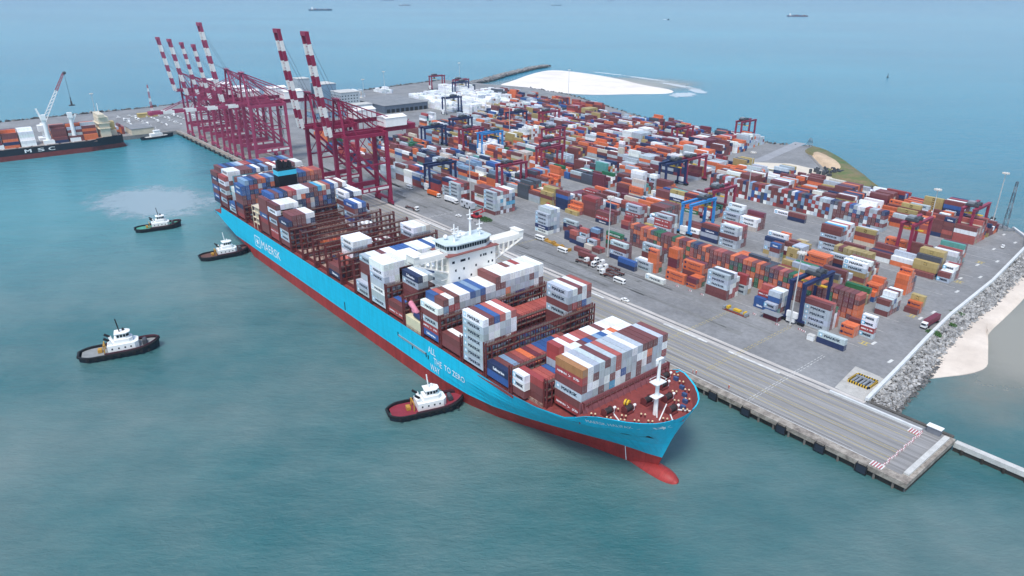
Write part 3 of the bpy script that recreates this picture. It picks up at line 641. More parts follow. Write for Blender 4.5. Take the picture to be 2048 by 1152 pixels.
sig(-226, 133, ['bMHMM', 'ggbgr', 'bswrs'], 12.19, 'lettered stack with red band')
sig(-212, 128.5, ['pY', 'bsg', 'rgrW', 'wgmm'], 6.06, 'short stack with yellow box')
sig(-199.6, 130.6, ['MMHHM', 'bbgbb', 'ggwgg'], 12.19, 'lettered stack left of the light blue gantry')
sig(-186.2, 142.6, ['bW', 'nbb', 'bbb'], 12.19, 'white lettered box right of light blue gantry')
sig(-173, 143, ['ngSb', 'gnrs', 'pb'], 12.19, 'stack topped with salmon box')
sig(-160, 143.6, ['MMbMM', 'ggwgw', 'bgbbr', 'bbrbr'], 12.19, 'tall lettered tower mid yard')
sig(-171.6, 182, ['iWW', 'rbw', 'bbb', 'bbbp'], 12.19, 'white lettered pair mid yard')
sig(-184.6, 182, ['HMM', 'bbUM', 'bgggW'], 12.19, 'grey pair over red box mid yard')
sig(-132.4, 143.4, ['igbU', 'gmbb'], 6.06, 'short stack with blue top')
sig(-139, 165, ['OOOo', 'oo'], 6.06, 'narrow orange stack mid yard')
sig(-137, 178, ['y', 'Y', 'i'], 6.06, 'low yellow pair mid yard')
sig(-118, 183, ['MMbMbg'[:5] + 'b', 'bgbgbc', 'rbggrw', 'bgwwws', 'wgwsww', 'gwgwbw'], 12.19, 'large white topped stack mid yard')
sig(-105, 143.4, ['bbOO', 'bbbo', 'obbo'], 12.19, 'orange lettered stack mid yard')
sig(-104, 184, ['bMb'], 12.19, 'maroon over grey box mid yard')
sig(-66, 184, ['b', '.yY', 'nbbd', '.byyY', '..byY'], 12.19, 'yellow stack at the right yard end')
sig(-58.5, 184.6, ['Mb', 'gw', 'ggW', 'bbW', 'rbr'], 6.06, 'white short stack at the right yard end')
sig(-64, 206, ['rwgw', 'nbMb', 'wgbr', 'orbwm', 'bmobp'], 12.19, 'maroon and white rows at right end')
sig(-77.5, 206, ['bbbb', 'pbb', 'wgb'], 12.19, 'maroon stack by the right light mast')
sig(-66, 151, ['oooo', 'ooooO', 'oobo', 'pbn'], 6.06, 'orange tower at the yard end')
sig(-72, 130, ['uo', 'boO', 'bbO', 'bbso', 'oob'], 6.06, 'orange and blue stack at the yard end')
sig(-60, 118, ['bgb', 'Hbg', 'bguw', 'bgwb', 'nbww'], 6.06, 'mixed short stack at the yard end')
sig(-52, 131, ['b', 'oO', '.yY'], 6.06, 'low red and yellow group at yard end')
sig(-301, 206, ['nnb', 'bnd', 'bnb', ], 12.19, 'brown stack beside the white tower')
sig(-287, 206.5, ['wwwww', 'bwwww'], 12.19, 'white tower beside the navy gantry')
sig(-274.5, 206.5, ['MMMMw', 'ggggg'], 6.06, 'grey lettered short tower beside navy gantry')
sig(-261.5, 207, ['oobb', 'oOOb', 'obo', 'bo'], 12.19, 'orange and brown stack beside the navy gantry legs')
sig(-345, 184, ['UU', 'u'], 6.06, 'bright blue pair mid yard')
sig(-111, 215, ['bY'], 12.19, 'yellow over brown pair before the grey end-on wall')
sig(-129.5, 212, ['nW', 'g'], 6.06, 'short white and navy pair mid yard')
sig(-92.5, 211.6, ['bOO', 'boo', 'oo'], 12.19, 'orange stack under the right hand red gantry')
sig(-175, 228.6, ['W'], 12.19, 'lone lettered box before the grey end-on wall')
sig(-161, 222, ['nb'], 12.19, 'navy box beside the lone lettered box')

sig(-790, -63, ['oob', 'gbr', 'bbo', 'rog', 'ooob', 'bbr'], 12.19, 'stack on the left quay')
def clear(x0, x1, y0, y1): return not any(x0 < b and x1 > a and y0 < d_ and y1 > c for a, b, c, d_ in TAKEN)
def xmax(y):
    if y < 250: return -60
    if y < 318: return -60 - (y - 250) * .25
    if y < 440: return -305 - (y - 318) * .1
    return -560
def block(y0, nr, xa, xb, fill=.9, hm=3.2, mix=YMIX, name='', hmax=5, L=12.19, p20=.16):
    x = xb
    while x - L > xa:
        sp = 12.19; rows = []; use20 = yrng.random() < p20; hb = min(hmax, max(1, yrng.gauss(hm, 1.1))); bias = yrng.choice(mix) if yrng.random() < .45 else None
        if yrng.random() < fill:
            for sub in ((0, 6.06), (6.15, 6.06)) if use20 else ((0, 12.19),):
                rows = []
                for r in range(nr):
                    hh = int(round(min(hmax, max(0, hb + yrng.gauss(0, .62))))); c0 = yrng.choice(mix); st = ''
                    for t in range(hh): st += (bias if bias and yrng.random() < .62 else (c0 if yrng.random() < .35 else yrng.choice(mix)))
                    X1 = x - sub[0]
                    if not clear(X1 - sub[1], X1, y0 + 2.58 * r, y0 + 2.58 * r + 2.44) or X1 > xmax(y0 + 2.58 * r): st = ''
                    rows.append(st)
                ystack(x - sub[0], y0, rows, sub[1], name)
        x -= sp + .45
def noX(y): return y
TAKEN.append((-304, -263.5, 70, 175)) if False else None
block(75.6, 6, -565, -372.5, .93, 3.8, name='far road row', mix='bbbbMMMggwwnruSOYp')
block(118, 6, -150, -73, .95, 3.0, name='second row', mix='bbbOOooYeyMgWpdr')
block(118, 6, -560, -306.5, .93, 3.3, name='second far row')
block(133.8, 3, -560, -213, .7, 2.9, name='second far row')
block(143.4, 6, -156, -84, .95, 3.1, name='third row', mix='bbbMMWgYyOsnbppw')
block(143.4, 6, -560, -214, .92, 3.2, name='third far row')
block(209, 4, -128, -97, .9, 2.3, name='fifth row')
block(190, 4, -106, -79, .9, 2.4, name='fourth row')
block(183.8, 6, -600, -205, .92, 3.1, name='fourth row')
block(206.2, 6, -600, -262, .9, 3.2, name='fifth row')
block(262, 7, -640, -74, .93, 3.3, name='sixth row', mix='bbbbbbMMMWwgggnSOOOoYpis')
block(284, 7, -640, -74, .93, 3.4, name='seventh row', mix='bbbbbbMMMWwgggnSOOOoYpis')
block(303.5, 5, -640, -84, .92, 3.2, name='eighth row', mix='bbbMWwgnSOYpru')
block(327, 7, -650, -305, .93, 3.6, name='ninth row', mix='bbbwwwwgnMOYpru')
block(351, 7, -660, -305, .95, 3.8, name='tenth row', mix='bbbwwwgnMnOYpru')
block(375, 7, -680, -305, .93, 3.6, name='eleventh row', mix='bbbwwgnMOYpru')
block(399, 6, -690, -310, .92, 3.3, name='twelfth row', mix='bbbwwgnMOYprud')
block(421, 5, -690, -325, .85, 3.0, name='thirteenth row', mix='bbbwgnMOYprud')
block(441, 4, -780, -560, .9, 3.6, name='far corner', mix='bbrsnuoogbp')
block(228, 5, -600, -306, .85, 3.0, name='fifth far row', mix='bbbMMWgnOYu')
block(306, 8, -800, -650, .96, 4.2, name='white stacks', mix='wwwwwwwwwgi')
block(336, 8, -800, -660, .96, 4.2, name='white stacks', mix='wwwwwwwwwgi')
block(366, 8, -800, -690, .96, 4.0, name='white stacks', mix='wwwwwwwwwgib')
block(396, 8, -860, -700, .96, 3.8, name='white stacks', mix='wwwwwwwwwg')
block(425, 5, -860, -700, .9, 3.2, name='white stacks', mix='wwwwwgbd')
block(228, 6, -650, -602, .85, 3.0, name='far row')
block(100, 5, -655, -585, .8, 2.4, name='far row', mix='bOOoobeo')
block(270, 8, -930, -870, .6, 1.6, name='depot', mix='wwgi')
block(330, 5, -940, -880, .6, 1.6, name='depot', mix='wwgi')
# two end-on walls of short boxes
def endwall(x0, x1, y0, tiers, mix, name, L=6.06, logos=False):
    n = int((x1 - x0) / 2.58)
    for i in range(n):
        x = x0 + 1.25 + i * 2.58; last = None
        for t in range(tiers):
            if t == tiers - 1 and yrng.random() < .1 and False: continue
            ch = last if last and yrng.random() < .12 else yrng.choice(mix); last = ch; k = n - i
            rec(x, y0 + L / 2, G0 + t * TY, L, TY - .05, ch, ('column %s' % (ORD[k - 1] if k <= 24 else 'far') + ' from the near end', ('top tier' if t == tiers - 1 else ORD[tiers - 1 - t] + ' tier down'), name), ax='Y', ex_=(1, 1 if i == n - 1 else 0, 1 if t == tiers - 1 else 0))
endwall(-206, -65, 101.6, 5, 'ooooobbbbbbbppeednos', 'mixed end-on wall')
endwall(-252, -119, 244, 5, 'wwgggggbbbbbrrnukd', 'grey and red end-on wall')
endwall(-113, -90, 166.5, 4, 'yyyyyyyb', 'yellow end-on block')
# boxes on the smaller ship
for k in range(10):
    y = -206 + k * 13.2
    if -128 < y < -118: continue
    for r in range(7):
        hh = (4, 5, 5, 6, 6, 6, 5)[r] - (2 if r < 1 else 0) - (1 if k in (1, 2) else 0)
        for t in range(hh):
            last = (t == hh - 1); ch = yrng.choice('bbbooobobpgn') if k not in (5,) else 'w'
            rec(-736 - 2.6 * r - 1.3, y - (.8 if k == 9 else 0), 11 + t * TY, 12.19, TY - .03, ch, ('x', 'x', 'smaller ship'), ax='Y', ex_=(1, 1 if r == 0 or True else 0, 1 if last else 0))
RECS[:] = [r for r in RECS if not (r['place'][2] == 'smaller ship' and r['y'] > -86)]

# rank: the 300 that show largest become objects, the rest one mesh
RECS.sort(key=lambda r: -r['s'])
IND = []; REST = []; seen = set()
for r in RECS:
    colr = CN[r['c']]; lg = (' with ' + LN[r['logo']]) if r['logo'] and r['ex'][0] else ''
    lab = '%s container%s, %s, %s, %s' % (colr, lg, r['place'][0], r['place'][1], r['place'][2])
    if len(lab.replace('-', ' ').split()) > 16: lab = '%s container, %s, %s, %s' % (colr, r['place'][0], r['place'][1], r['place'][2])
    if len(lab.replace('-', ' ').split()) > 16: lab = '%s box, %s, %s, %s' % (colr, r['place'][0].replace(' from port', ''), r['place'][1], r['place'][2])
    if len(IND) < 300 and lab not in seen and r['d'] < 480 and ('row' not in r['place'][2].split()[-1:] or 'lettered' in r['place'][2]): seen.add(lab); r['lab'] = lab; IND.append(r)
    else: REST.append(r)
_mesh = {}
def cmesh(kind, L, h, logo=None):
    k = (kind, L, h, logo)
    if k not in _mesh:
        if kind == 'body': o = body_tpl(L, h, True).build('tmp', [M_OBJ])
        elif kind == 'doors': o = door_tpl(L, h).build('tmp', [M_OBJ, mat('galvanised_bar', '#9a9c9c', .5, .2)])
        else: o = logo_tpl(logo, L, h).build('tmp', [M_ATT], attr=True)
        _mesh[k] = o.data; D.objects.remove(o)
    return _mesh[k]
for r in IND:
    c = jit(CCL[r['c']], crng); h = round(r['h'], 2)
    o = D.objects.new('container', cmesh('body', r['L'], h)); COL.objects.link(o); o.location = (r['x'], r['y'], r['z']); o.color = c
    if r['ax'] == 'Y': o.rotation_euler = (0, 0, -math.pi / 2)
    tag(o, r['lab'], 'container', 'shipping containers stacked on the ship' if r['x'] < -60 and r['y'] < -20 and r['x'] > -420 else 'shipping containers stacked in the yard')
    if (r['ex'][1] and r['ax'] == 'X') or r['ax'] == 'Y':
        d = D.objects.new('doors', cmesh('doors', r['L'], h)); COL.objects.link(d); d.parent = o; d.color = c
    if r['logo'] and r['ex'][0] and r['ax'] == 'X':
        d = D.objects.new('lettering', cmesh('logo', r['L'], h, r['logo'])); COL.objects.link(d); d.parent = o
# merged rest
def arr(tpl):
    v = np.array(tpl.v, dtype=np.float32); return v, tpl.f, tpl.c
allv = []; lt = []; ls = []; cols = []; off = 0; TC = {}
def tplarr(key, tpl):
    if key not in TC:
        v = np.array(tpl.v, np.float32); cnt = np.array([len(f) for f in tpl.f], np.int32); idx = np.array([i for f in tpl.f for i in f], np.int32)
        own = np.array([c if c else (-1, 0, 0, 0) for c in tpl.c], np.float32); TC[key] = (v, cnt, idx, np.repeat(own, cnt, axis=0))
    return TC[key]
def put(T, r, c, ca, sa):
    global off
    v, cnt, idx, own = T; w = v.copy()
    w[:, 0] = v[:, 0] * ca - v[:, 1] * sa + r['x']; w[:, 1] = v[:, 0] * sa + v[:, 1] * ca + r['y']; w[:, 2] += r['z']
    cc = own.copy(); cc[cc[:, 0] < 0] = c; allv.append(w); ls.append(cnt); lt.append(idx + off); cols.append(cc); off += len(w)
for r in REST:
    if r['s'] < .5: continue
    c = jit(CCL[r['c']], crng); h = round(r['h'], 2); ca, sa = (1, 0) if r['ax'] == 'X' else (0, -1)
    if r['d'] < 330: put(tplarr(('b', r['L'], h), body_tpl(r['L'], h, False)), r, c, ca, sa)
    else:
        k = ('s', r['L'], h)
        if k not in TC: t = MB(); t.box(-r['L']/2 + .04, r['L']/2 - .04, -1.19, 1.19, .0, h - .01); tplarr(k, t)
        put(TC[k], r, c, ca, sa)
    if r['d'] < 520 and (r['ex'][1] or r['ax'] == 'Y'): put(tplarr(('d', r['L'], h), door_tpl(r['L'], h)), r, c, ca, sa)
    if r['logo'] and r['ex'][0] and r['ax'] == 'X' and r['d'] < 560: put(tplarr(('l', r['logo'], r['L'], h), logo_tpl(r['logo'], r['L'], h)), r, c, ca, sa)
V = np.concatenate(allv); CNT = np.concatenate(ls); IDX = np.concatenate(lt); CO = np.concatenate(cols)
me = D.meshes.new('container_stacks'); me.vertices.add(len(V)); me.vertices.foreach_set('co', V.ravel()); me.loops.add(len(IDX)); me.loops.foreach_set('vertex_index', IDX)
me.polygons.add(len(CNT)); me.polygons.foreach_set('loop_start', np.concatenate([[0], np.cumsum(CNT)[:-1]]).astype(np.int32)); me.polygons.foreach_set('loop_total', CNT)
me.polygons.foreach_set('use_smooth', np.zeros(len(CNT), dtype=bool))
me.update(calc_edges=True); a_ = me.color_attributes.new('Col', 'FLOAT_COLOR', 'CORNER'); a_.data.foreach_set('color', CO.astype(np.float32).ravel())
me.materials.append(M_ATT); o = D.objects.new('container_stacks', me); COL.objects.link(o)
tag(o, 'hundreds of further shipping containers stacked across the yard and the ships', 'containers', kind='stuff')
print('containers', len(RECS), 'individual', len(IND), 'min score', IND[-1]['s'])
# ------------------------------------------------------------ the big container ship
YC, HB = -50.8, 27.0
TOPP = [(-48.4, 25.6), (-60, 25.6), (-67, 25.3), (-71, 23.4), (-75, 21), (-80, 20.2), (-90, 19.9), (-96, 19.8), (-98, 19.3), (-389, 19.3), (-391, 14.4), (-402, 14), (-404, 14)]
def interp(t, x):
    # t sorted by decreasing x
    if x >= t[0][0]: return t[0][1]
    for (a, b), (c, d) in zip(t, t[1:]):
        if x >= c: return b + (d - b) * (a - x) / (a - c) if a != c else d
    return t[-1][1]
def ztop(x): return interp(TOPP, x)
HT = {26: [(-48.4, 0), (-48.7, 4), (-49.6, 8), (-51.2, 11.2), (-54, 14.4), (-57.4, 17.3), (-63.9, 21.2), (-69, 23.4), (-75, 25), (-82, 26.2), (-90, 27)],
      19.5: [(-50.7, 0), (-51.6, 4), (-53.5, 7.6), (-57, 11.2), (-63, 16), (-70, 20.4), (-77, 23.8), (-88, 26.3), (-97, 27)],
      13: [(-53.0, 0), (-55, 3.4), (-60, 6.8), (-66, 10.2), (-75, 15), (-88, 21), (-100, 24.6), (-115, 26.6), (-126, 27)],
      6: [(-55.4, 0), (-60, 2), (-66, 3.9), (-71, 5.8), (-80, 10.1), (-88.8, 14.1), (-102, 19.5), (-115, 23.9), (-130, 26.4), (-145, 27)],
      0: [(-57.4, 0), (-65, 3), (-75, 5.8), (-85, 9), (-98, 14.1), (-115, 20.8), (-135, 25.8), (-155, 27)],
      -3: [(-58, 0), (-66, 2.4), (-76, 4.9), (-86, 8), (-98, 13), (-115, 20), (-135, 25.2), (-155, 27)]}
HZ = sorted(HT)
def stem(z):
    t = [(k, HT[k][0][0]) for k in HZ]
    if z <= t[0][0]: return t[0][1]
    for (a, b), (c, d) in zip(t, t[1:]):
        if z <= c: return b + (d - b) * (z - a) / (c - a)
    return t[-1][1]
def halfb(x, z):
    z = max(-3, min(26, z))
    for a, b in zip(HZ, HZ[1:]):
        if z <= b:
            f = (z - a) / (b - a); st = stem(z)
            # shift each table so its stem sits on the interpolated stem
            return interp([(p + (st - HT[a][0][0]) * max(0, 1 - (HT[a][0][0] - p) / 12), q) for p, q in HT[a]], x) * (1 - f) + interp([(p + (st - HT[b][0][0]) * max(0, 1 - (HT[b][0][0] - p) / 12), q) for p, q in HT[b]], x) * f
    return HB
ship = thing('container_ship', (-226, YC, 0), 'very large light blue container ship with red boot topping alongside the quay', 'ship', world=True)
BOOT = mat('boot_topping_red', '#a63632', .55, .28, .25, stretch=(1, 1, .25))
plates(BOOT, .96, .85, .6)
s = MB(); US = [0, .004, .012, .025, .045, .07, .1, .14, .19, .25, .32, .4, .5, .6, .7, .8, .9, 1]
XS_mid = [-155 - i * 12 for i in range(16)]
def zlow(x): return interp([(-335, -3), (-346, 3), (-368, 6), (-386, 9.7), (-402, 13.4), (-404, 13.6)], x)
for sg in (-1, 1):
    rows = []
    for u in US:
        row = []
        for j in range(14):
            fz = [0, .07, .16, .25, .33, .45, .56, .66, .74, .82, .88, .93, .97, 1][j]
            z0 = -3; 
            xg = stem(6) + u ** 1.5 * (-155 - stem(6)); zt = ztop(xg); z = -3 + (zt + 3) * fz
            if j == 4: z = 6.0
            if j == 3: z = 3.0
            x = stem(z) + u ** 1.5 * (-155 - stem(z)); zt = ztop(x)
            if j > 4: z = 6 + (zt - 6) * (fz - .33) / .67; x = stem(z) + u ** 1.5 * (-155 - stem(z))
            row.append((x, YC + sg * halfb(x, z), z))
        rows.append(row)
    vs = [p for r in rows for p in r]; fs = []; ms = []
    for i in range(len(rows) - 1):
        for j in range(13):
            a, b, c, d = i*14+j, (i+1)*14+j, (i+1)*14+j+1, i*14+j+1
            s.add([], []); fs.append((a, b, c, d) if sg > 0 else (a, d, c, b)); ms.append(1 if j < 4 else 0)
    o = len(s.v); s.v += vs
    for f, m_ in zip(fs, ms): s.f.append(tuple(k + o for k in f)); s.m.append(m_); s.c.append(None)
    ys = YC + sg * HB
    XA = [-155, -200, -260, -320, -335, -346, -357, -368, -377, -386, -389, -391, -396, -402, -404]
    for a, b in zip(XA, XA[1:]):
        za, zb = zlow(a), zlow(b)
        for lo, hi, m_ in ((-9, 6, 1), (6, 99, 0)):
            p = [(a, max(za, lo)), (b, max(zb, lo)), (b, min(ztop(b), hi)), (a, min(ztop(a), hi))]
            if min(za, zb) >= 6 and m_: continue
            p = [(x, max(z, min(z, 99))) for x, z in p]
            if p[0][1] >= p[3][1] and p[1][1] >= p[2][1]: continue
            p = [p[0], (p[1][0], min(p[1][1], p[2][1])), p[2], p[3]]
            q_ = [(x, ys, z) for x, z in p]; s.add(q_ if sg < 0 else q_[::-1], [(3, 2, 1, 0)][:1], m_)
        # counter underside sloping in to the centreline
        s.add([(a, ys, za), (b, ys, zb), (b, YC + sg * 15, zb - 2.2), (a, YC + sg * 15, za - 3.2)], [(0, 1, 2, 3)], 0 if zb > 7 else 1)
        s.add([(a, YC + sg * 15, za - 3.2), (b, YC + sg * 15, zb - 2.2), (b, YC, zb - 5.5), (a, YC, za - 7)], [(0, 1, 2, 3)], 0 if zb > 7 else 1)
s.add([(-404, YC - HB, 13.6), (-404, YC + HB, 13.6), (-404, YC + HB, 14), (-404, YC - HB, 14)], [(0, 1, 2, 3)], 0)
s.add([(-404, YC - HB, 13.6), (-404, YC + HB, 13.6), (-404, YC + 15, 11.4), (-404, YC, 8), (-404, YC - 15, 11.4)], [(0, 1, 2, 3, 4)], 0)
s.build('hull', [CYAN, BOOT], ship)
s = MB(); bl = []                                            # bulbous bow
for i, (x, r, zc) in enumerate(((-74, 3.2, -2.6), (-66, 3.7, -1.9), (-58, 3.7, -1.4), (-53.5, 3.4, -1.0), (-51, 2.8, -.8), (-49.3, 1.9, -.6), (-48.4, .7, -.5))):
    for k in range(16): t = 2 * math.pi * k / 16; bl.append((x, YC + r * math.cos(t), zc + r * 1.05 * math.sin(t)))
s.add(bl, [(i*16+k, (i+1)*16+k, (i+1)*16+(k+1) % 16, i*16+(k+1) % 16) for i in range(6) for k in range(16)] + [tuple(range(96, 112))])
s.build('bulbous_bow', BOOT, ship, smooth=True)
DECK = mat('deck_oxide_red', '#87403c', .75, .25, .5); HATCH = mat('hatch_cover_beige', '#b7a595', .75, .3, .4, var2='#7d4b42')
s = MB()
fd = []                                                      # forecastle deck outline
for x in (-49.4, -50, -51.5, -54, -57.4, -61, -65, -69, -72): fd.append((x, halfb(x, 25) - .35))
fd = [(x, max(.2, halfb(x, 23) - .12)) for x, h in fd]
poly = [(x, YC - h) for x, h in fd[::-1]] + [(x, YC + h) for x, h in fd]
s.add([(x, y, 23.0) for x, y in poly], [tuple(range(len(poly)))])
md = [(x, halfb(x, 19) - .15) for x in (-72, -76, -80, -85, -90, -95, -99)]
for (xa, ha), (xb, hb_) in zip(md, md[1:]): s.add([(xa, YC - ha, 19.1), (xa, YC + ha, 19.1), (xb, YC + hb_, 19.1), (xb, YC - hb_, 19.1)], [(0, 1, 2, 3)])
s.box(-391, -99, YC - 26.9, YC + 26.9, 18, 19.0); s.box(-403.8, -391, YC - 26.8, YC + 26.8, 12.5, 14.2)
s.box(-391.2, -390.8, YC - 26.9, YC + 26.9, 14, 19.3)
s.build('deck', DECK, ship)
s = MB(); ol = [(x, YC - sgn * (halfb(x, 25.6) - .02)) for sgn in (1,) for x in (-72, -69, -65, -61, -57.4, -54, -51.5, -50, -49)] + [(x, YC + halfb(x, 25.6) - .02) for x in (-49, -50, -51.5, -54, -57.4, -61, -65, -69, -72)]
xo = (-72, -69, -65, -61, -57.4, -54, -51.5, -50.2, -49.5, -49.1)
for sg in (-1, 1):
    vs = []
    for x in xo: vs += [(x, YC + sg * max(.05, halfb(x, 23) - .14), 23), (x - .12, YC + sg * max(.05, halfb(x, 25.3) - .3), ztop(x) - .05), (x, YC + sg * max(.05, halfb(x, 25.6) + .03), ztop(x) + .03)]
    for i in range(len(xo) - 1): s.add([vs[3*i], vs[3*i+3], vs[3*i+4], vs[3*i+1]], [(0, 1, 2, 3)], 0); s.add([vs[3*i+1], vs[3*i+4], vs[3*i+5], vs[3*i+2]], [(0, 1, 2, 3)], 1)
s.build('bulwark', [mat('bulwark_inside', '#8a4845', .7, .2), CYAN], ship)
# breakwater plate + coamings + hatches
s = MB(); s.add([(-71.2, YC - 21, 23.0), (-71.2, YC + 21, 23), (-72.2, YC + 21, 26.4), (-72.2, YC - 21, 26.4)], [(0, 1, 2, 3)]); s.box(-72.6, -72.3, YC - 21.4, YC + 21.4, 19.2, 26.6)
for i in range(15): s.bar((-70.2, YC - 20 + i * 2.85, 23), (-71.9, YC - 20 + i * 2.85, 26.1), .14)
s.build('wave_breaker', mat('wave_breaker_paint', '#8d5558', .7, .2), ship)
for sg in (-1, 1):
    s = MB(); s.box(-390, -100, YC + sg * 24.4 - .15, YC + sg * 24.4 + .15, 19, 20.8); s.build('hatch_coaming', DKRED, ship)
FX = [-87.1, -101.3, -115.4, -129.5, -143.5, -169.3, -183.5, -197.3, -211.3, -225.2, -239.2, -253.2, -267.2, -282, -296, -309.3, -347, -361.1, -375.2, -389.2]
for fx in FX:
    s = MB()
    for k in range(4): s.box(fx - 12.3, fx + .1, YC - 24.2 + k * 12.2, YC - 24.2 + k * 12.2 + 11.9, 19, 20.45 if fx != -73 else 20)
    s.build('hatch_cover', HATCH, ship)
def lash(x, z1, y0=YC - 26.7, y1=YC + 26.7, z0=19.2, th=1.25):
    s = MB(); n = 21; st = (y1 - y0) / n
    for xx in (x - th / 2, x + th / 2):
        for i in range(n + 1):
            w = .42 if i in (0, 1, n - 1, n) else .2
            s.bar((xx, y0 + i * st, z0), (xx, y0 + i * st, z1 + (1.25 if i in (0, n) else 0)), w)
        z = z1
        while z > z0 + 1: s.box(xx - .12, xx + .12, y0, y1, z - .42, z); z -= 2.85
        s.box(xx - .04, xx + .04, y0, y1, z1 + 1.0, z1 + 1.08); s.box(xx - .04, xx + .04, y0, y1, z1 + .5, z1 + .55)
    for i in range(n * 2): s.bar((x - th / 2, y0 + i * st / 2, z1), (x - th / 2, y0 + i * st / 2, z1 + 1.05), .06); s.bar((x + th / 2, y0 + i * st / 2, z1), (x + th / 2, y0 + i * st / 2, z1 + 1.05), .06)
    z = z1
    while z > z0 + 3.5: s.box(x - th / 2, x + th / 2, y0, y1, z - .06, z + .02, 1); z -= 2.85
    for sg in (y0, y1 - st):
        s.bar((x, sg, z0), (x, sg + st, z1), .12); s.box(x - .5, x + .5, sg + .2, sg + st - .2, z0, z0 + 2, 0)
    s.build('lashing_bridge', [DKRED, mat('walkway_grating', '#6d6258', .8, .35, 1.0)], ship)
for x, z in ((-86.15, 28.6), (-100.3, 28.6), (-114.35, 31.6), (-128.5, 29), (-142.5, 31.6), (-155.2, 29), (-168.6, 31.6), (-182.5, 31.6), (-196.6, 31.6), (-210.5, 33.6), (-224.4, 33.6), (-238.3, 33.6), (-252.3, 33.6), (-266.3, 33.6), (-280.9, 31.6), (-295.1, 31.6), (-308.4, 31.6), (-322.2, 28.6), (-346.2, 28.6), (-360.2, 28.6), (-374.3, 28.6), (-388.3, 28.6)):
    if x > -90: lash(x, z, YC - 23.5, YC + 23.5)
    else: lash(x, z)
lash(-72.0 - .1, 25.4, -71.2, -29.8, 20.2, .7)
# sparse hold interior in the open bays
# accommodation block
WSH = mat('superstructure_white', '#eeebe2', .5, .05, .3)
s = MB(); s.box(-167, -156, -63, -40, 19, 49.2)
for z in (24, 27, 30, 33, 36, 39, 42, 45): s.box(-167, -158, -65.6, -63, z, z + .18); s.box(-167, -158, -40, -37.6, z, z + .18)
s.build('accommodation_block', WSH, ship)
s = MB(); w = D.objects
wr = random.Random(5)
for z, ys in ((46.2, (-61, -57, -55.8, -53.5, -47.5, -46, -45, -42)), (42.6, (-60, -56, -50, -43.6, -41.6)), (39, (-58.5, -52.5, -44.4)), (35.5, (-61.5, -55, -47)), (32, (-58, -50.5, -44)), (28.4, (-60, -52, -46))):
    for y in ys:
        f = 1.2 if z > 46 and y < -55 else .75
        MB().box(-156.02, -155.93, y - f / 2, y + f / 2, z - .4, z + .55).build('window', GLASS, ship)
MB().box(-168, -154.8, -64.2, -39, 49.2, 49.5).build('bridge_deck', mat('bridge_deck_paint', '#8c5550', .7, .2), ship)
s = MB(); s.prism([(-166.5, -62.5), (-158.5, -62.5), (-156.4, -59), (-156.4, -44.5), (-158.5, -41), (-166.5, -41)], 49.5, 52.9); s.prism([(-167.2, -63.2), (-158.2, -63.2), (-155.8, -59.2), (-155.8, -44.3), (-158.2, -40.3), (-167.2, -40.3)], 52.9, 53.25)
wh = s.build('wheelhouse', mat('wheelhouse_pale', '#ccd9da', .5, .1), ship)
s = MB()
for i in range(12): y = -58.7 + i * 1.21; s.box(-156.42, -156.34, y, y + .98, 50.9, 52.4)
for (x0, y0, x1, y1) in ((-158.5, -62.5, -156.4, -59), (-156.4, -44.5, -158.5, -41)):
    for i in range(3):
        f0_, f1_ = (i + .12) / 3, (i + .88) / 3; nx = .05 if y0 < -50 else .05
        a = (x0 + (x1 - x0) * f0_ + nx, y0 + (y1 - y0) * f0_ - (.04 if y0 < -50 else -.04)); b = (x0 + (x1 - x0) * f1_ + nx, y0 + (y1 - y0) * f1_ - (.04 if y0 < -50 else -.04))
        s.bar((*a, 51.65), (*b, 51.65), .06, 1.5)
for i in range(5): s.box(-165.8 + i * 1.5, -164.6 + i * 1.5, -62.56, -62.5, 50.9, 52.4)
s.build('window_band', GLASS, wh, origin=(-226, YC, 0))
for sg, yr, yt in ((-1, -63, -78.3), (1, -40, -24.2)):     # bridge wings with lattice below
    s = MB(); s.box(-162.5, -157, min(yr, yt), max(yr, yt), 49.3, 49.6); s.box(-157.2, -157, min(yr, yt), max(yr, yt), 49.6, 50.8); s.box(-162.5, -162.3, min(yr, yt), max(yr, yt), 49.6, 50.8)
    ye = yt - sg * 2.4; s.box(-162.6, -156.9, min(yt, ye), max(yt, ye), 49.6, 51.9); s.box(-163, -156.6, min(yt, ye) - .2, max(yt, ye) + .2, 51.9, 52.1)
    s.build('bridge_wing', WSH, ship)
    s = MB()
    for xx in (-157.3, -161.8):
        s.bar((xx, yr, 42.2), (xx, yt - sg * .2, 48.6), .9, .5); s.bar((xx, yr, 48.9), (xx, yt, 48.9), .5, .9)
        for k in range(1, 6):
            y = yr + (yt - yr) * k / 6; zb = 42.2 + 6.4 * k / 6; s.bar((xx, y, zb), (xx, y, 48.9), 1.0 if k < 5 else .5, .4)
    s.build('wing_bracket', WSH, ship)
for (x, y, h, w_) in ((-160, -57.5, 60.5, .5), (-163, -47.5, 64, .55), (-160.5, -44.6, 60, .35), (-163, -53.5, 58, .3)):
    s = MB(); s.cyl((x, y, 53.2), (x, y, h), w_, 8, 0, w_ * .5)
    s.box(x - .2, x + .2, y - 1.6, y + 1.6, h - 2.2, h - 1.9); s.box(x - .8, x + .8, y - .8, y + .8, h - 4, h - 3.8)
    s.build('radar_mast', WHITE, ship)
s = MB(); s.sphere((-164, -59, 54.5), 1.0); s.sphere((-164, -42.5, 54.3), .8); s.box(-166, -163, -52, -49, 53.2, 54.6); s.build('antenna_dome', WHITE, ship, smooth=True)
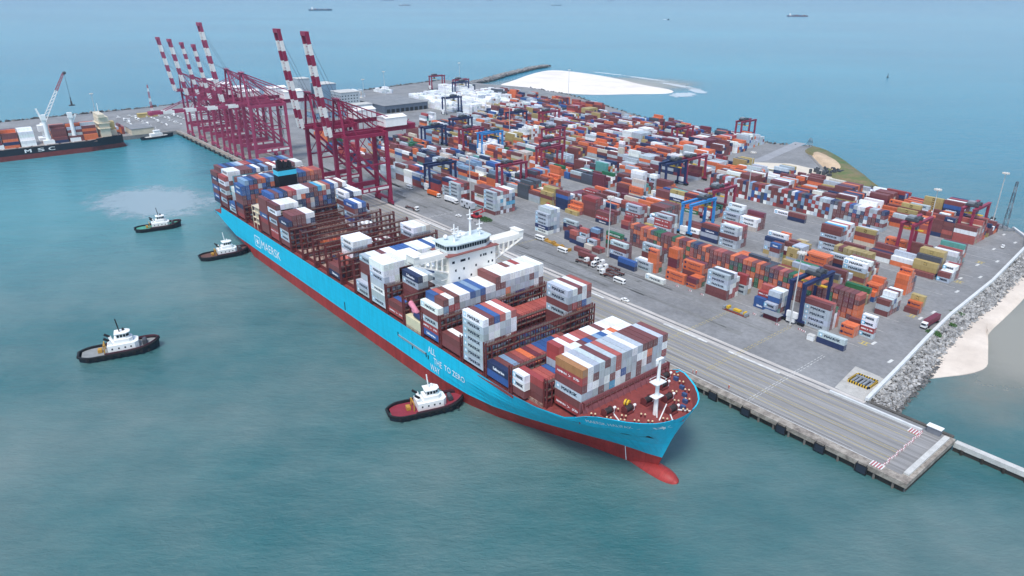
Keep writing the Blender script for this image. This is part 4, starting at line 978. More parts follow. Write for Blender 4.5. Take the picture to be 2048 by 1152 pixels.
# funnel casing
s = MB(); s.box(-342, -335, -59, -48, 19, 46.4, 0); s.box(-342.1, -334.9, -59.1, -47.9, 46.4, 49.2, 1); s.box(-342, -335, -59, -48, 49.2, 50.0, 0)
for y, z, r in ((-56.6, 55.2, 1.3), (-53.6, 54.2, 1.0), (-50.6, 53.8, 1.2)): s.box(-338.5 - r, -338.5 + r, y - r, y + r, 50, z - .6, 0); s.cyl((-338.5, y, z - .6), (-338.5, y, z + .2), r * .6, 8, 0)
s.build('funnel', [mat('funnel_black', '#17191f', .5, .15), mat('funnel_band_blue', '#45c3df', .45, .05)], ship)
s = MB(); s.box(-333.8, -324, -74, -30, 19, 26); s.box(-333, -327, -76, -68, 26, 31); s.box(-333, -326, -36, -28, 26, 30)
for z in (23, 26, 29.4, 32.6): s.box(-334, -324, -77, -66, z, z + .2)
for x in (-334, -329, -324):
    for y in (-77, -71.5, -66): s.bar((x, y, 19), (x, y, 33), .3)
s.build('engine_casing', CREAM, ship)
# hatch rack / gangway and port-side lifeboat station
s = MB(); s.box(-168, -156, -77.2, -71, 19, 24.2); s.build('side_house', mat('side_house_cream', '#d8d2b0', .6, .1), ship)
s = MB(); s.cyl((-166.3, -75.2, 29), (-161.5, -75, 26.4), 1.2, 7, 0, .9); s.sphere((-166.3, -75.2, 29.1), 1.25, 7, 5, 0); s.box(-165, -162, -76, -74.2, 25.6, 27.4); s.build('lifeboat_cover', mat('pink_tarpaulin', '#d98ba0', .7, .1), ship, smooth=True)
s = MB(); s.cyl((-163, -75.4, 25.6), (-158, -75.4, 25.2), 1.2, 10); s.build('rescue_boat', NAVY, ship)
s = MB(); s.bar((-173.4, -77.95, 12.9), (-152.9, -77.95, 12.9), .28, .8)
s.build('gangway', mat('gangway_steel', '#8fa0a8', .5, .2), ship)
for x, z in ((-174, 13.6), (-162.9, 12), (-152.6, 12.6), (-151.2, 12.2)): MB().box(x - .25, x + .25, -77.95, -77.75, z - 1.2, z + .6).build('hull_opening', BLACK, ship)
MB().box(-222.9, -222.3, -77.95, -77.75, 7, 11).build('hull_opening', BLACK, ship)
# foremast
mx, my = -57.2, -54.2
s = MB(); s.cyl((mx, my, 23), (mx, my, 43), .75, 10, 0, .42); s.box(mx - 1.6, mx + 1.6, my - 2.2, my + 2.2, 34.6, 34.8); s.box(mx - 1.3, mx + 1.3, my - 1.9, my + 1.9, 29.6, 29.8)
for sx in (-1.6, 1.6): s.box(mx + sx - .04, mx + sx + .04, my - 2.2, my + 2.2, 35.6, 35.7)
for sy in (-2.2, 2.2): s.box(mx - 1.6, mx + 1.6, my + sy - .04, my + sy + .04, 35.6, 35.7); s.bar((mx, my, 32.6), (mx, my + sy, 34.6), .2)
s.box(mx - .5, mx + .5, my - 1.3, my + 1.3, 42.6, 42.9); s.cyl((mx, my - 1.2, 42.6), (mx, my - 1.2, 41.5), .5, 8); s.bar((mx, my, 29), (mx + 1.6, my - 1, 23), .3); s.bar((mx, my, 29), (mx - 1.6, my + 1.4, 23), .3)
s.build('foremast', WHITE, ship)
def winch(x, y, a):
    s = MB(); c, q_ = math.cos(a), math.sin(a)
    s.box(x - 1.4, x + 1.4, y - 1.6, y + 1.6, 23, 23.5, 0); s.cyl((x, y - 1.5, 24.5), (x, y + 1.5, 24.5), .95, 10, 1); s.cyl((x, y - 1.7, 24.5), (x, y - 1.5, 24.5), 1.25, 10, 0); s.cyl((x, y + 1.5, 24.5), (x, y + 1.7, 24.5), 1.25, 10, 0)
    s.box(x - .5, x + .5, y + 1.8, y + 2.8, 23, 24.6, 2); s.cyl((x, y + 2.8, 24.4), (x, y + 3.6, 24.4), .45, 8, 2); s.build('mooring_winch', [DKRED, mat('rope_drum', '#3a3131', .8, .3), WHITE], ship)
for x, y in ((-66.5, -66), (-63.5, -60), (-60, -45), (-66, -40), (-54.6, -49.5), (-69.3, -35), (-63, -51.5)): winch(x, y, 0)
br = random.Random(3)
for i, (x, y) in enumerate(((-68.5, -70.2), (-64, -68), (-60.5, -65.6), (-57.5, -62.6), (-54.6, -59.6), (-52.6, -55), (-52, -46), (-55.4, -40.5), (-59, -36), (-63.5, -33.2), (-67.5, -31), (-57, -44), (-61, -40), (-58.5, -58.4), (-61.8, -63.6), (-66, -62.5))):
    s = MB()
    for d_ in (-.5, .5): s.cyl((x + d_, y + d_ * .7, 23), (x + d_, y + d_ * .7, 24.1), .27, 8, 0); s.sphere((x + d_, y + d_ * .7, 24.15), .34, 8, 4, 1)
    s.build('bollard', [DKRED, mat('bollard_cap', '#e0c7a0', .6, .1)], ship)
s = MB(); s.cyl((-66.8, -57.6, 24.2), (-65.3, -57.2, 24.2), 1.1, 12, 0); s.cyl((-66.2, -57.5, 24.2), (-65.9, -57.4, 24.2), 1.13, 12, 1); s.build('cable_drum', [YEL, BLACK], ship)
s = MB()
for a, b in (((-57, -49, 23.2), (-50.8, -44.5, 23.4)), ((-58.5, -47, 23.2), (-54, -56, 23.2)), ((-66, -64, 23.2), (-60.2, -66.6, 23.4)), ((-54.4, -50.5, 23.3), (-50.9, -53.5, 23.6))): s.bar(a, b, .35, .3)
s.build('mooring_line', WHITE, ship)
for x, y in ((-69.7, -33), (-66.4, -32.4), (-61.5, -35.4), (-58, -38.6), (-55.4, -41.6), (-53.6, -45)): MB().box(x - .8, x + .8, y - .5, y + .5, 23, 24.3).build('fairlead', mat('fairlead_blue', '#3f5780', .6, .2), ship)
for sg in (-1, 1):
    s = MB()
    for k in range(94): x = -100 - k * 3.1; s.bar((x, YC + sg * 26.8, 19.2), (x, YC + sg * 26.8, 20.35), .07)
    s.box(-391, -99, YC + sg * 26.8 - .04, YC + sg * 26.8 + .04, 20.28, 20.36); s.box(-391, -99, YC + sg * 26.8 - .03, YC + sg * 26.8 + .03, 19.75, 19.8)
    s.build('railing', DKRED, ship)
# hull writing, wrapped onto the plating
def hull_text(name, t, x0, z0, w, h, bold=0, fn=None, slant=0, extra=None):
    v, f = fit_text(t, w, h, res=3) if extra is None else extra
    s = MB()
    for i in ((0, 1, 2, 3) if bold > 0 else (0,)):
        vs = []
        for a, b in v: x = x0 + a + i * bold * h * 1.3; z = z0 + b + slant * a; vs.append((x, YC - halfb(x, z) - .09 - i * .004, z))
        s.add(vs, f); return s.build(name, mat('hull_lettering_white', '#eef2f3', .5, .03), ship)
hull_text('ship_company_name', 'MAERSK', -324.5, 9.6, 27.0, 4.9, .035)
ring = []; a, b = 0, 0
def star(cx, cz, R, r, n=7):
    vs = [(0, 0)] + [((R if i % 2 == 0 else r) * math.sin(math.pi * i / n), (R if i % 2 == 0 else r) * math.cos(math.pi * i / n)) for i in range(2 * n)]
    return [(x + cx, z + cz) for x, z in vs], [(0, i + 1, (i + 1) % (2 * n) + 1) for i in range(2 * n)]
hull_text('star_emblem', '', 0, 0, 0, 0, extra=star(-330.4, 11.9, 2.5, 1.0))
s = MB(); X0, X1, Z0, Z1 = -334.4, -326.6, 8.6, 15.2; yy = YC - 27.07
for (x0, x1, z0, z1) in ((X0, X1, Z0, Z0 + .35), (X0, X1, Z1 - .35, Z1), (X0, X0 + .4, Z0 + .35, Z1 - .35), (X1 - .4, X1, Z0 + .35, Z1 - .35)): s.box(x0, x1, yy, yy + .05, z0, z1)
s.build('emblem_frame', mat('hull_lettering_white', '#eef2f3'), ship)
hull_text('slogan_word', 'ALL', -151.0, 14.3, 5.2, 2.9, .05); hull_text('slogan_word', 'THE', -147.2, 10.7, 5.6, 2.7, .05); hull_text('slogan_word', 'WAY', -149.8, 7.1, 6.4, 2.7, .05)
hull_text('slogan_word', 'TO ZERO', -140.0, 10.9, 13.2, 2.5, -.005)
hull_text('ship_name', 'MAERSK HALIFAX', -69.6, 21.2, 12.6, 1.35, .03, slant=.07)
hull_text('bow_emblem', '', 0, 0, 0, 0, extra=star(-50.9, 22.6, 1.15, .5))
hull_text('bow_emblem_wing', '', 0, 0, 0, 0, extra=([(-52.0, 23.4), (-52.0, 22.2), (-56.4, 22.0), (-54, 22.9)], [(0, 1, 2, 3)]))
hull_text('draught_line', '', 0, 0, 0, 0, extra=([(-67.2, .3), (-66.95, .3), (-67.15, 6), (-67.35, 6)], [(0, 1, 2, 3)]))
s = MB(); xs_ = [(-62.5, 17.6), (-55.2, 17.9), (-54.6, 16.4), (-56.5, 17.0), (-61.5, 17.2)]
s.add([(x, YC - halfb(x, z) - .08, z) for x, z in xs_], [(0, 4, 3, 1), (1, 3, 2)]); s.build('anchor_pocket', BLACK, ship)

# ------------------------------------------------------------ generic vessel hull
def vessel_hull(s, L, B, zt, zb, m_side, m_deck, bow=.28, stern=.12, n=24, sheer=1.2, top_in=0.0, fender=None, flare=.9):
    def hw(t): # t 0 stern..1 bow
        if t < stern: return B / 2 * (1 - ((stern - t) / stern) ** 2.2 * .55)
        if t > 1 - bow: u = (t - 1 + bow) / bow; return B / 2 * max(.0, 1 - u ** 2.3) ** .75
        return B / 2
    P = []
    for i in range(n + 1):
        t = i / n; x = -L / 2 + L * t; z = zt + sheer * max(0, (t - .55) / .45) ** 2; P.append((x, hw(t), z))
    for sg in (-1, 1):
        vs = []
        for x, h, z in P: vs += [(x * (.97 if x > 0 else .98), sg * h * flare, zb), (x, sg * h, z)]
        fs = [(2*i, 2*i+2, 2*i+3, 2*i+1) if sg < 0 else (2*i, 2*i+1, 2*i+3, 2*i+2) for i in range(n)]; s.add(vs, fs, m_side)
    x, h, z = P[0]; s.add([(x * .98, -h * flare, zb), (x * .98, h * flare, zb), (x, h, z), (x, -h, z)], [(0, 1, 2, 3)], m_side)
    return P
def tug(loc, rz, label, deckc, hull='#1d2430', scale=1.0, blackmast=True):
    t = thing('tugboat', loc, label, 'tugboat', 'harbour tugs attending the big ship')
    s = MB(); P = vessel_hull(s, 31, 11.5, 2.6, -1, 0, 1, .3, .2, 28, 1.7)
    s.build('hull', mat('tug_hull', hull, .5, .15), t)
    s = MB()
    for sg in (-1, 1):
        for (a, b, c), (d, e, f) in zip(P, P[1:]): s.bar((a, sg * (b + .1), c - .25), (d, sg * (e + .1), f - .25), .75, .75)
    s.bar((P[0][0] - .1, -P[0][1], 2.35), (P[0][0] - .1, P[0][1], 2.35), .8, .8)
    for k in range(9): x = -12 + k * 2.9; s.cyl((x, -5.95, 1.7), (x, -6.35, 1.7), .65, 8)
    s.build('fender_belt', BLACK, t)
    s = MB(); vs = []; 
    for a, b, c in P[1:-1]: vs += [(a, -(b - .55), c - .75), (a, b - .55, c - .75)]
    s.add(vs, [(2*i, 2*i+2, 2*i+3, 2*i+1) for i in range(len(P) - 3)]); s.build('deck', deckc, t)
    s = MB()
    for sg in (-1, 1):
        for (a, b, c), (d, e, f) in zip(P[9:], P[10:]): s.bar((a, sg * (b - .3), c + .25), (d, sg * (e - .3), f + .25), .16, .95)
    s.build('bulwark', mat('tug_bulwark', '#55303a', .7, .2), t)
    s = MB(); s.prism([(-4.2, -3.6), (6.2, -3.6), (7.6, -2.2), (7.6, 2.2), (6.2, 3.6), (-4.2, 3.6)], 1.9, 5.3); s.prism([(-1.4, -2.7), (4.4, -2.7), (5.6, -1.5), (5.6, 1.5), (4.4, 2.7), (-1.4, 2.7)], 5.3, 7.1)
    h = s.build('deckhouse', WHITE, t)
    s = MB()
    for x in (-2.5, 0, 2.4, 4.6): s.box(x - .3, x + .3, -3.66, -3.6, 3.4, 4.1); s.box(x - .3, x + .3, 3.6, 3.66, 3.4, 4.1)
    s.box(7.6, 7.66, -1, 1, 3.4, 4.1); s.build('porthole_row', GLASS, h)
    s = MB(); s.prism([(-.4, -2.1), (3.4, -2.1), (4.6, -1), (4.6, 1), (3.4, 2.1), (-.4, 2.1)], 7.1, 9.5); s.prism([(-.9, -2.5), (3.7, -2.5), (5.1, -1.2), (5.1, 1.2), (3.7, 2.5), (-.9, 2.5)], 9.5, 9.75)
    wh_ = s.build('wheelhouse', WHITE, t)
    s = MB()
    for x in (.1, 1.3, 2.5): s.box(x - .1, x + .8, -2.15, -2.1, 7.9, 9.1); s.box(x - .1, x + .8, 2.1, 2.15, 7.9, 9.1)
    s.box(4.6, 4.65, -.8, .8, 7.9, 9.1); s.bar((3.55, -2.0, 8.5), (4.5, -1.1, 8.5), .08, 1.2); s.bar((3.55, 2.0, 8.5), (4.5, 1.1, 8.5), .08, 1.2); s.box(-.45, -.4, -1.5, 1.5, 7.9, 9.1)
    s.build('window', GLASS, wh_)
    s = MB(); s.bar((1.2, 0, 9.7), (.6, 0, 15.8), .42); s.bar((.8, -1.2, 13.2), (.8, 1.2, 13.2), .16); s.bar((.7, -.7, 14.6), (.7, .7, 14.6), .14); s.cyl((2.6, .9, 9.7), (2.6, .9, 10.8), .45, 8)
    s.build('mast', BLACK if blackmast else WHITE, t)
    for y in (-2.2, 2.2):
        s = MB(); s.bar((-2.6, y, 5.3), (-3.1, y, 7.3), 1.1, 1.1, 0); s.bar((-3.1, y, 7.2), (-4.9, y, 8.7), .8, .8, 1); s.build('exhaust', [WHITE, BLACK], t)
    s = MB(); s.box(8.9, 10.7, -1.5, 1.5, 2.5, 3.2); s.cyl((9.8, -1.7, 3.8), (9.8, 1.7, 3.8), .95, 10); s.build('towing_winch', DGREY, t)
    s = MB(); s.bar((-5.6, -2.4, 2), (-5.6, -2.4, 5.4), .4); s.bar((-5.6, 2.4, 2), (-5.6, 2.4, 5.4), .4); s.bar((-5.6, -2.4, 5.4), (-5.6, 2.4, 5.4), .4); s.box(-8.2, -6.6, -1.2, 1.2, 2, 3.4); s.build('tow_gantry', mat('ochre_steel', '#b98c3a', .6, .2), t)
    t.scale = (scale,) * 3; t.rotation_euler = (0, 0, rz); return t
def ang(a, b): return math.atan2(b[1] - a[1], b[0] - a[0])
T1 = ((-262, -183), (-254.5, -152)); T2 = ((-435, -121), (-430, -93)); T3 = ((-354, -105), (-351, -76.5)); T4 = ((-140, -103.5), (-131.5, -75))
for (a, b), lab, dc, bm in ((T1, 'black tug with a pale grey aft deck, alone in open water, nearest the left edge', mat('tug_deck_grey', '#8f9290', .7, .2), True), (T2, 'black tug with a green aft deck beside the patch of foam', mat('tug_deck_green', '#4f9a86', .7, .2), True),
                            (T3, 'black tug with brown deck pushing near the hull star emblem', mat('tug_deck_brown', '#6a4a42', .7, .3), False), (T4, 'black tug with a red aft deck pushing below the white slogan', mat('tug_deck_red', '#8a2f3c', .7, .15), False)):
    L_ = math.dist(a, b); tug(((a[0] + b[0]) / 2, (a[1] + b[1]) / 2, 0), ang(a, b), lab, dc, scale=L_ / 31.5, blackmast=bm)
# ------------------------------------------------------------ ship-to-shore cranes
STRW = mat('boom_white', '#e4e2dc', .5, .1)
def sts(X, hg, ha, tipz, tipy, label, m, stripe, wid=18.5, back=62, house=True, raised=True, gauge=(4.6, 35.0), thin=False, lw=1.0, white=STRW):
    t = thing('quay_crane', (X, 20, 4), label, 'crane', 'ship-to-shore cranes along the quay', world=True)
    y0, y1 = gauge; xh = wid / 2; k = hg / 55.0
    for sx in (-1, 1):
        for y, nm in ((y0, 'w'), (y1, 'l')):
            s = MB(); s.bar((X + sx * xh, y, 6.5), (X + sx * (xh - .6), y, hg + 1), (2.0 * k + .2) * lw, (2.3 * k + .2) * lw); s.build('leg', m, t)
        s = MB(); s.bar((X + sx * xh, y0 + .8, 15 * k + 2), (X + sx * xh, y1 - .8, 15 * k + 2), 1.7, 3.2 * k); s.build('portal_beam', m, t)
        s = MB(); s.bar((X + sx * xh * .96, y0, hg * .93), (X + sx * xh, y1, 17 * k + 2), 1.1 * k + .2); s.build('diagonal_brace', m, t)
        s = MB(); s.bar((X + sx * xh * .95, y0 + .8, hg - .6), (X + sx * xh * .95, y1 - .8, hg - .6), 1.4, 2.2 * k); s.build('upper_beam', m, t)
    for y in (y0, y1):
        s = MB(); s.bar((X - xh, y, 8), (X + xh, y, 8), 1.3, 1.8); s.build('sill_beam', m, t)
        s = MB(); s.bar((X - xh, y, hg), (X + xh, y, hg), 1.5, 2.4 * k); s.build('cross_beam', m, t)
        for sx in (-1, 1):
            s = MB(); x = X + sx * xh
            s.box(x - 4, x + 4, y - .5, y + .5, 5.9, 7.0, 0)
            for d_ in (-3.2, -1.2, 1.2, 3.2): s.cyl((x + d_, y - .35, 4.65), (x + d_, y + .35, 4.65), .6, 8, 1); s.box(x + d_ - .8, x + d_ + .8, y - .4, y + .4, 4.8, 5.9, 0)
            s.build('bogie', [m, BLACK], t)
    for sx in (-1, 1):
        s = MB(); x = X + sx * xh * .97
        s.bar((x, y0, hg * .62), (x, y1, hg * .62), .7, .9); s.bar((x, y0, hg * .62), (x, (y0 + y1) / 2, hg - 1), .45); s.bar((x, y1, hg * .62), (x, (y0 + y1) / 2, hg - 1), .45)
        s.build('side_bracing', m, t)
    # white sign panels on the near portal beam
    s = MB(); x = X + xh + .8
    for a, b in ((.30, .42), (.47, .62), (.67, .96)): s.box(x, x + .1, y0 + (y1 - y0) * a, y0 + (y1 - y0) * b, 15 * k + 1.2, 15 * k + 2.9)
    s.build('sign_panel', STRW, t)
    # apex frame
    s = MB()
    for sx in (-1, 1):
        s.bar((X + sx * xh * .9, y0 - .5, hg), (X + sx * 3.2, y0 - .5, ha), 1.1 * k + .1); s.bar((X + sx * 3.2, y0, ha), (X + sx * xh * .8, y1, hg), .8)
        s.bar((X + sx * xh * .9, y0 + 9, hg), (X + sx * 3.2, y0, ha), .6)
    s.bar((X - 4, y0 - .5, ha), (X + 4, y0 - .5, ha), 1.6, 1.2); s.box(X - 4.5, X + 4.5, y0 - 2, y0 + 1.4, ha + .6, ha + .8)
    for x in (X - 4.4, X + 4.4): s.bar((x, y0 - 2, ha + 1.8), (x, y0 + 1.4, ha + 1.8), .12)
    s.build('apex_frame', m, t)
    # rear girders, stays and truss
    for sx in (-1, 1):
        s = MB(); s.bar((X + sx * 3.3, -3, hg + .8), (X + sx * 3.3, back, hg + .8), 1.0, 2.6 * k); s.build('girder', m, t)
    s = MB()
    for i in range(9): y = -1 + i * (back + 1) / 8.0; s.bar((X - 3.3, y, hg + .6), (X + 3.3, y, hg + .6), .5)
    for sx in (-1, 1):
        s.bar((X + sx * 3.2, y0, ha), (X + sx * 3.3, back - 3, hg + 2.2), .55); s.bar((X + sx * 3.2, y0, ha - 3), (X + sx * 3.3, (y1 + back) / 2 - 4, hg + 2), .35)
    for sx in (-1, 1):
        for z in (1.9, 2.6): s.bar((X + sx * 4.6, -3, hg + z), (X + sx * 4.6, back, hg + z), .1)
        for i in range(22): y = -3 + i * (back + 3) / 21; s.bar((X + sx * 3.3, y, hg + 1.5), (X + sx * 4.6, y, hg + 1.5), .12); s.bar((X + sx * 4.6, y, hg + 1.5), (X + sx * 4.6, y, hg + 2.6), .1)
        for i in range(8):
            y = y0 + 2 + i * 3.6; f = (y - y0) / (back - 3 - y0); s.bar((X + sx * 3.25, y, hg + 1.8), (X + sx * 3.25, y, ha + (hg + 2.2 - ha) * f), .2)
    s.box(X - 4, X + 4, back - 6, back, hg + 2, hg + 3.4); s.bar((X - 4.4, back - 6, hg - 3), (X - 4.4, back, hg + 5), .3)
    s.build('stay_frame', m, t)
    # machinery house
    s = MB(); hy0, hy1 = back - 25, back - 8; z0 = hg + 3
    s.box(X - 6, X + 6, hy0, hy1, z0, z0 + 6.0, 0); s.add([(X - 6.4, hy0 - .4, z0 + 6.0), (X + 6.4, hy0 - .4, z0 + 6.0), (X + 6.4, hy1 + .4, z0 + 6.0), (X - 6.4, hy1 + .4, z0 + 6.0), (X, hy0 - .4, z0 + 7.4), (X, hy1 + .4, z0 + 7.4)], [(0, 1, 4), (1, 2, 5, 4), (2, 3, 5), (3, 0, 4, 5)], 0)
    s.box(X - 5.4, X + 5.4, hy0 - 1, hy1 + 1, z0 - .8, z0 - .05, 1); s.build('machinery_house', [WHITE, m], t)
    # operator cab and trolley
    s = MB(); s.box(X - 2.6, X + 2.6, y1 - 8, y1 - 3, hg - 1.6, hg - .6, 0); s.box(X + 1.2, X + 3.4, y1 - 3, y1 - .2, hg - 5, hg - 1.8, 1); s.box(X + 3.4, X + 3.5, y1 - 2.7, y1 - .6, hg - 4.6, hg - 2.6, 2); s.build('operator_cab', [m, WHITE, GLASS], t)
    # stair tower
    s = MB()
    for i in range(11): z = 9 + i * (hg - 11) / 11; s.bar((X - xh + 1.6 + (i % 2) * 2.2, y1 + 1.2, z), (X - xh + 3.8 - (i % 2) * 2.2, y1 + 1.2, z + (hg - 11) / 11), .5, .16)
    for dx in (1.2, 4.2): s.bar((X - xh + dx, y1 + 1.6, 9), (X - xh + dx, y1 + 1.6, hg), .18)
    s.build('stair_tower', ROPE, t)
    # boom
    hy, hz = -3.2, hg + .6; tip = Vector((0, tipy, tipz)); h0 = Vector((0, hy, hz)); n = stripe
    s = MB()
    for sx in (-1, 1):
        for i in range(n):
            a = h0.lerp(tip, i / n); b = h0.lerp(tip, (i + 1) / n); xx = X + sx * 3.1 * (.6 if thin else 1)
            s.bar((xx, a.y, a.z), (xx, b.y, b.z), (1.0 if thin else 1.5) * k + .1, 2.0 * k + .2, 1 if (n - 1 - i) % 2 == 0 else 0)
    for i in range(n * 2): a = h0.lerp(tip, (i + .5) / (2 * n)); s.bar((X - 3.1 * (.6 if thin else 1), a.y, a.z), (X + 3.1 * (.6 if thin else 1), a.y, a.z), .3, .3, 1)
    d = (tip - h0).normalized(); s.box(X - (2.8 if thin else 3.7), X + (2.8 if thin else 3.7), tipy - 1.3, tipy + 1.3, tipz - 1.6, tipz + 1.0, 1); s.build('boom', [white, m], t)
    s = MB(); fy = h0.lerp(tip, .9 if raised else .85)
    for sx in (-1, 1):
        s.bar((X + sx * 3.0, y0 - .5, ha + .4), (X + sx * 2.9, fy.y + (.9 if raised else 0), fy.z + (0 if raised else 1.2)), .16 if raised else .45)
        f2 = h0.lerp(tip, .5); s.bar((X + sx * 3.0, y0 - .5, ha), (X + sx * 2.9, f2.y + (.9 if raised else 0), f2.z + (0 if raised else 1.2)), .14 if raised else .4)
    s.build('stay_cable', ROPE if raised else m, t); return t
sts(-383, 55, 79, 121, -12.5, 'crimson quay crane with raised striped boom, nearest to the camera', CRANE, 10)
sts(-427, 55, 79, 121, -12.5, 'second crimson quay crane with raised striped boom, just left of the nearest one', CRANE, 10)
sts(-556, 55.5, 82, 56.6, -71, 'crimson quay crane with its striped boom lowered level over the water', CRANE2, 8, raised=False, lw=.85)
sts(-592, 55, 82, 120, -12.5, 'tallest crane of the far group, striped boom raised', CRANE2, 10, lw=.85)
for X, l in ((-623, 'thin boomed far quay crane standing next to the tallest one'), (-658, 'thin boomed far quay crane in the middle of the far group')): sts(X, 50, 68, 101, -11, l, CRANE2, 11, wid=16, back=48, thin=True, lw=.75)
for X, l in ((-697, 'second quay crane from the far left end, bold striped boom'), (-737, 'leftmost quay crane, at the far end of the quay')): sts(X, 50, 68, 102, -11, l, CRANE2, 8, wid=16, back=48, lw=.75)

# ------------------------------------------------------------ rubber-tyred gantries
def rtg(m, boxm, ty=.5, name='yard_gantry'):
    t = thing(name, (0, 0, 0), 'x', 'gantry crane', 'rubber tyred yard gantries'); S = 24.0; Hh = 18.9
    for y in (0, S):
        for x in (-3.4, 3.4):
            s = MB(); s.bar((x, y, 2.2), (x * .9, y, Hh), 1.5, 1.3); s.build('leg', m, t)
        s = MB(); s.box(-5.6, 5.6, y - .55, y + .55, 1.6, 2.5); s.build('sill_beam', m, t)
        s = MB()
        for x in (-5, -3.4, 3.4, 5): s.cyl((x, y - .5, .85), (x, y + .5, .85), .85, 10)
        s.build('wheels', BLACK, t)
    for x in (-3.1, 3.1):
        s = MB(); s.box(x - .65, x + .65, -1.2, S + 1.2, Hh, Hh + 1.6); s.box(x - 1.0, x + 1.0, -1.2, S + 1.2, Hh + 1.6, Hh + 1.7); s.build('girder', m, t)
    s = MB(); yt = S * ty
    s.box(-3.8, 3.8, yt - 2.6, yt + 2.6, Hh + 1.6, Hh + 2.2, 0); s.box(-3.2, .6, yt - 2.2, yt + 1.8, Hh + 2.2, Hh + 4.6, 1); s.cyl((1.9, yt - 2.2, Hh + 3.3), (1.9, yt + 1.8, Hh + 3.3), 1.1, 10, 2); s.box(.9, 3.6, yt + 1.9, yt + 3.2, Hh + 2.2, Hh + 4.2, 2); s.box(-3.6, 3.6, yt - 3.4, yt - 2.4, Hh + 2.2, Hh + 3.4, 2)
    for x in (-3.7, 3.7): s.bar((x, yt - 2.6, Hh + 3.2), (x, yt + 2.6, Hh + 3.2), .12, .12, 2)
    s.build('trolley', [m, GREY, DGREY], t)
    s = MB(); s.box(2.0, 3.6, yt - 2.4, yt - .6, Hh - 2.4, Hh - .3); s.build('operator_cab', mat('cab_glass', '#5b6770', .3, .1), t)
    s = MB(); s.box(-6.05, 6.05, yt - .9, yt + .9, 15.6, 16.1); s.box(-1.6, 1.6, yt - 1, yt + 1, 16.1, 16.9); s.build('spreader', YEL, t)
    s = MB()
    for x in (-1.4, 1.4):
        for y in (-.8, .8): s.bar((x, yt + y, 16.9), (x, yt + y, Hh + 1.6), .12)
    s.build('hoist_rope', ROPE, t)
    s = MB(); s.box(-2.6, 2.6, -1.9, -.6, 3.2, 6.0); s.box(-2.4, 1.6, -1.7, -.6, .9, 3.0); s.build('power_unit', WHITE, t)
    cache(t); return t
RN = rtg(NAVY, WHITE, .6); RL = rtg(LBLUE, WHITE, .72); RR = rtg(RED, WHITE, .3)
used_r = set()
def put_rtg(src, x, y, lab):
    if src.name not in used_r: used_r.add(src.name); o = src; o.location = (x, y, 4.03); o['label'] = lab
    else: o = copytree(src, loc=(x, y, 4.03), label=lab)
for src, x, y, lab in ((RN, -85, 78.2, 'navy gantry nearest to the camera, over the big lettered stack at the yard edge'), (RL, -196.5, 142.3, 'light blue gantry standing over the middle rows, nearer one'),
    (RR, -207, 180, 'red gantry just behind the nearer light blue one'), (RN, -277, 217.5, 'navy gantry beside the tall white container tower'), (RR, -277, 243, 'red gantry just behind the navy one by the white tower'),
    (RN, -388, 75.8, 'navy gantry straddling the far end of the road row'), (RR, -352, 117.4, 'red gantry over the wide tall stack by the crossing'), (RR, -380, 182, 'red gantry in the centre of the yard'),
    (RN, -523, 159, 'navy gantry behind the two nearest quay cranes'), (RL, -465, 184, 'light blue gantry further back in the yard'), (RR, -491, 181, 'red gantry touching the far light blue one'),
    (RN, -546, 208, 'navy gantry near the warehouse forecourt'), (RN, -541, 279, 'navy gantry before the white reefer stacks'), (RR, -521, 309, 'red gantry beside the tall white stack'),
    (RN, -680, 290, 'navy gantry at the edge of the white stacks'), (RN, -803, 391, 'navy gantry among the far white stacks'), (RR, -893, 410, 'red gantry farthest from the camera, against the sea wall'),
    (RR, -829, 410, 'red gantry second from the sea wall'), (RR, -442, 243, 'red gantry between the centre rows, upper one'), (RR, -403, 206, 'red gantry between the centre rows, lower one'),
    (RR, -366, 343, 'red gantry in the rear middle of the yard'), (RR, -350, 425, 'red gantry alone at the rear shore'), (RR, -92, 205.6, 'red gantry at the right end, left of the two'), (RR, -82, 265, 'red gantry at the far right corner by the pylon')):
    put_rtg(src, x, y, lab)

# ------------------------------------------------------------ light masts, pylons
def mast_src():
    t = thing('light_mast', (0, 0, 0), 'x', 'light mast', 'tall floodlight masts')
    MB().cyl((0, 0, 0), (0, 0, 36), .38, 8, 0, .2).build('pole', mat('mast_grey', '#c2c2be', .5, .1), t)
    s = MB(); s.cyl((0, 0, 35.6), (0, 0, 36), 1.5, 12)
    for i in range(8): a = i * math.pi / 4; s.box(1.7 * math.cos(a) - .35, 1.7 * math.cos(a) + .35, 1.7 * math.sin(a) - .35, 1.7 * math.sin(a) + .35, 35.3, 36.1)
    s.build('floodlights', mat('lamp_housing', '#d8d2c8', .5, .1), t)
    MB().box(-.7, .7, -.7, .7, 0, 1).build('base', CONC, t); cache(t); return t
MS = mast_src()
for i, (x, y, l) in enumerate(((-83.6, 73.6, 'beside the nearest navy gantry'), (-198.9, 75.2, 'beside the parked trailers'), (-90.5, 233.4, 'at the right end of the yard'), (-340, 81, 'near the green plants'), (-216, 240, 'above the grey and red end-on wall'),
    (-793, 241, 'between the crane group and the white stacks'), (-510, 256, 'in the centre rear of the yard'), (-675, 289, 'beside the white stacks'), (-711, 532, 'at the rear shore before the sand spit'), (-860, -60, 'behind the smaller ship'), (-905, -190, 'far left behind the smaller ship'), (-905, 60, 'beyond the parked vehicles'), (-860, 310, 'by the sea wall'), (-900, 470, 'at the root of the breakwater'), (-80, 309, 'by the far right corner'))):
    if i == 0: MS.location = (x, y, 4.03); MS['label'] = 'tall grey floodlight mast ' + l
    else: copytree(MS, loc=(x, y, 4.03), label='tall grey floodlight mast ' + l)
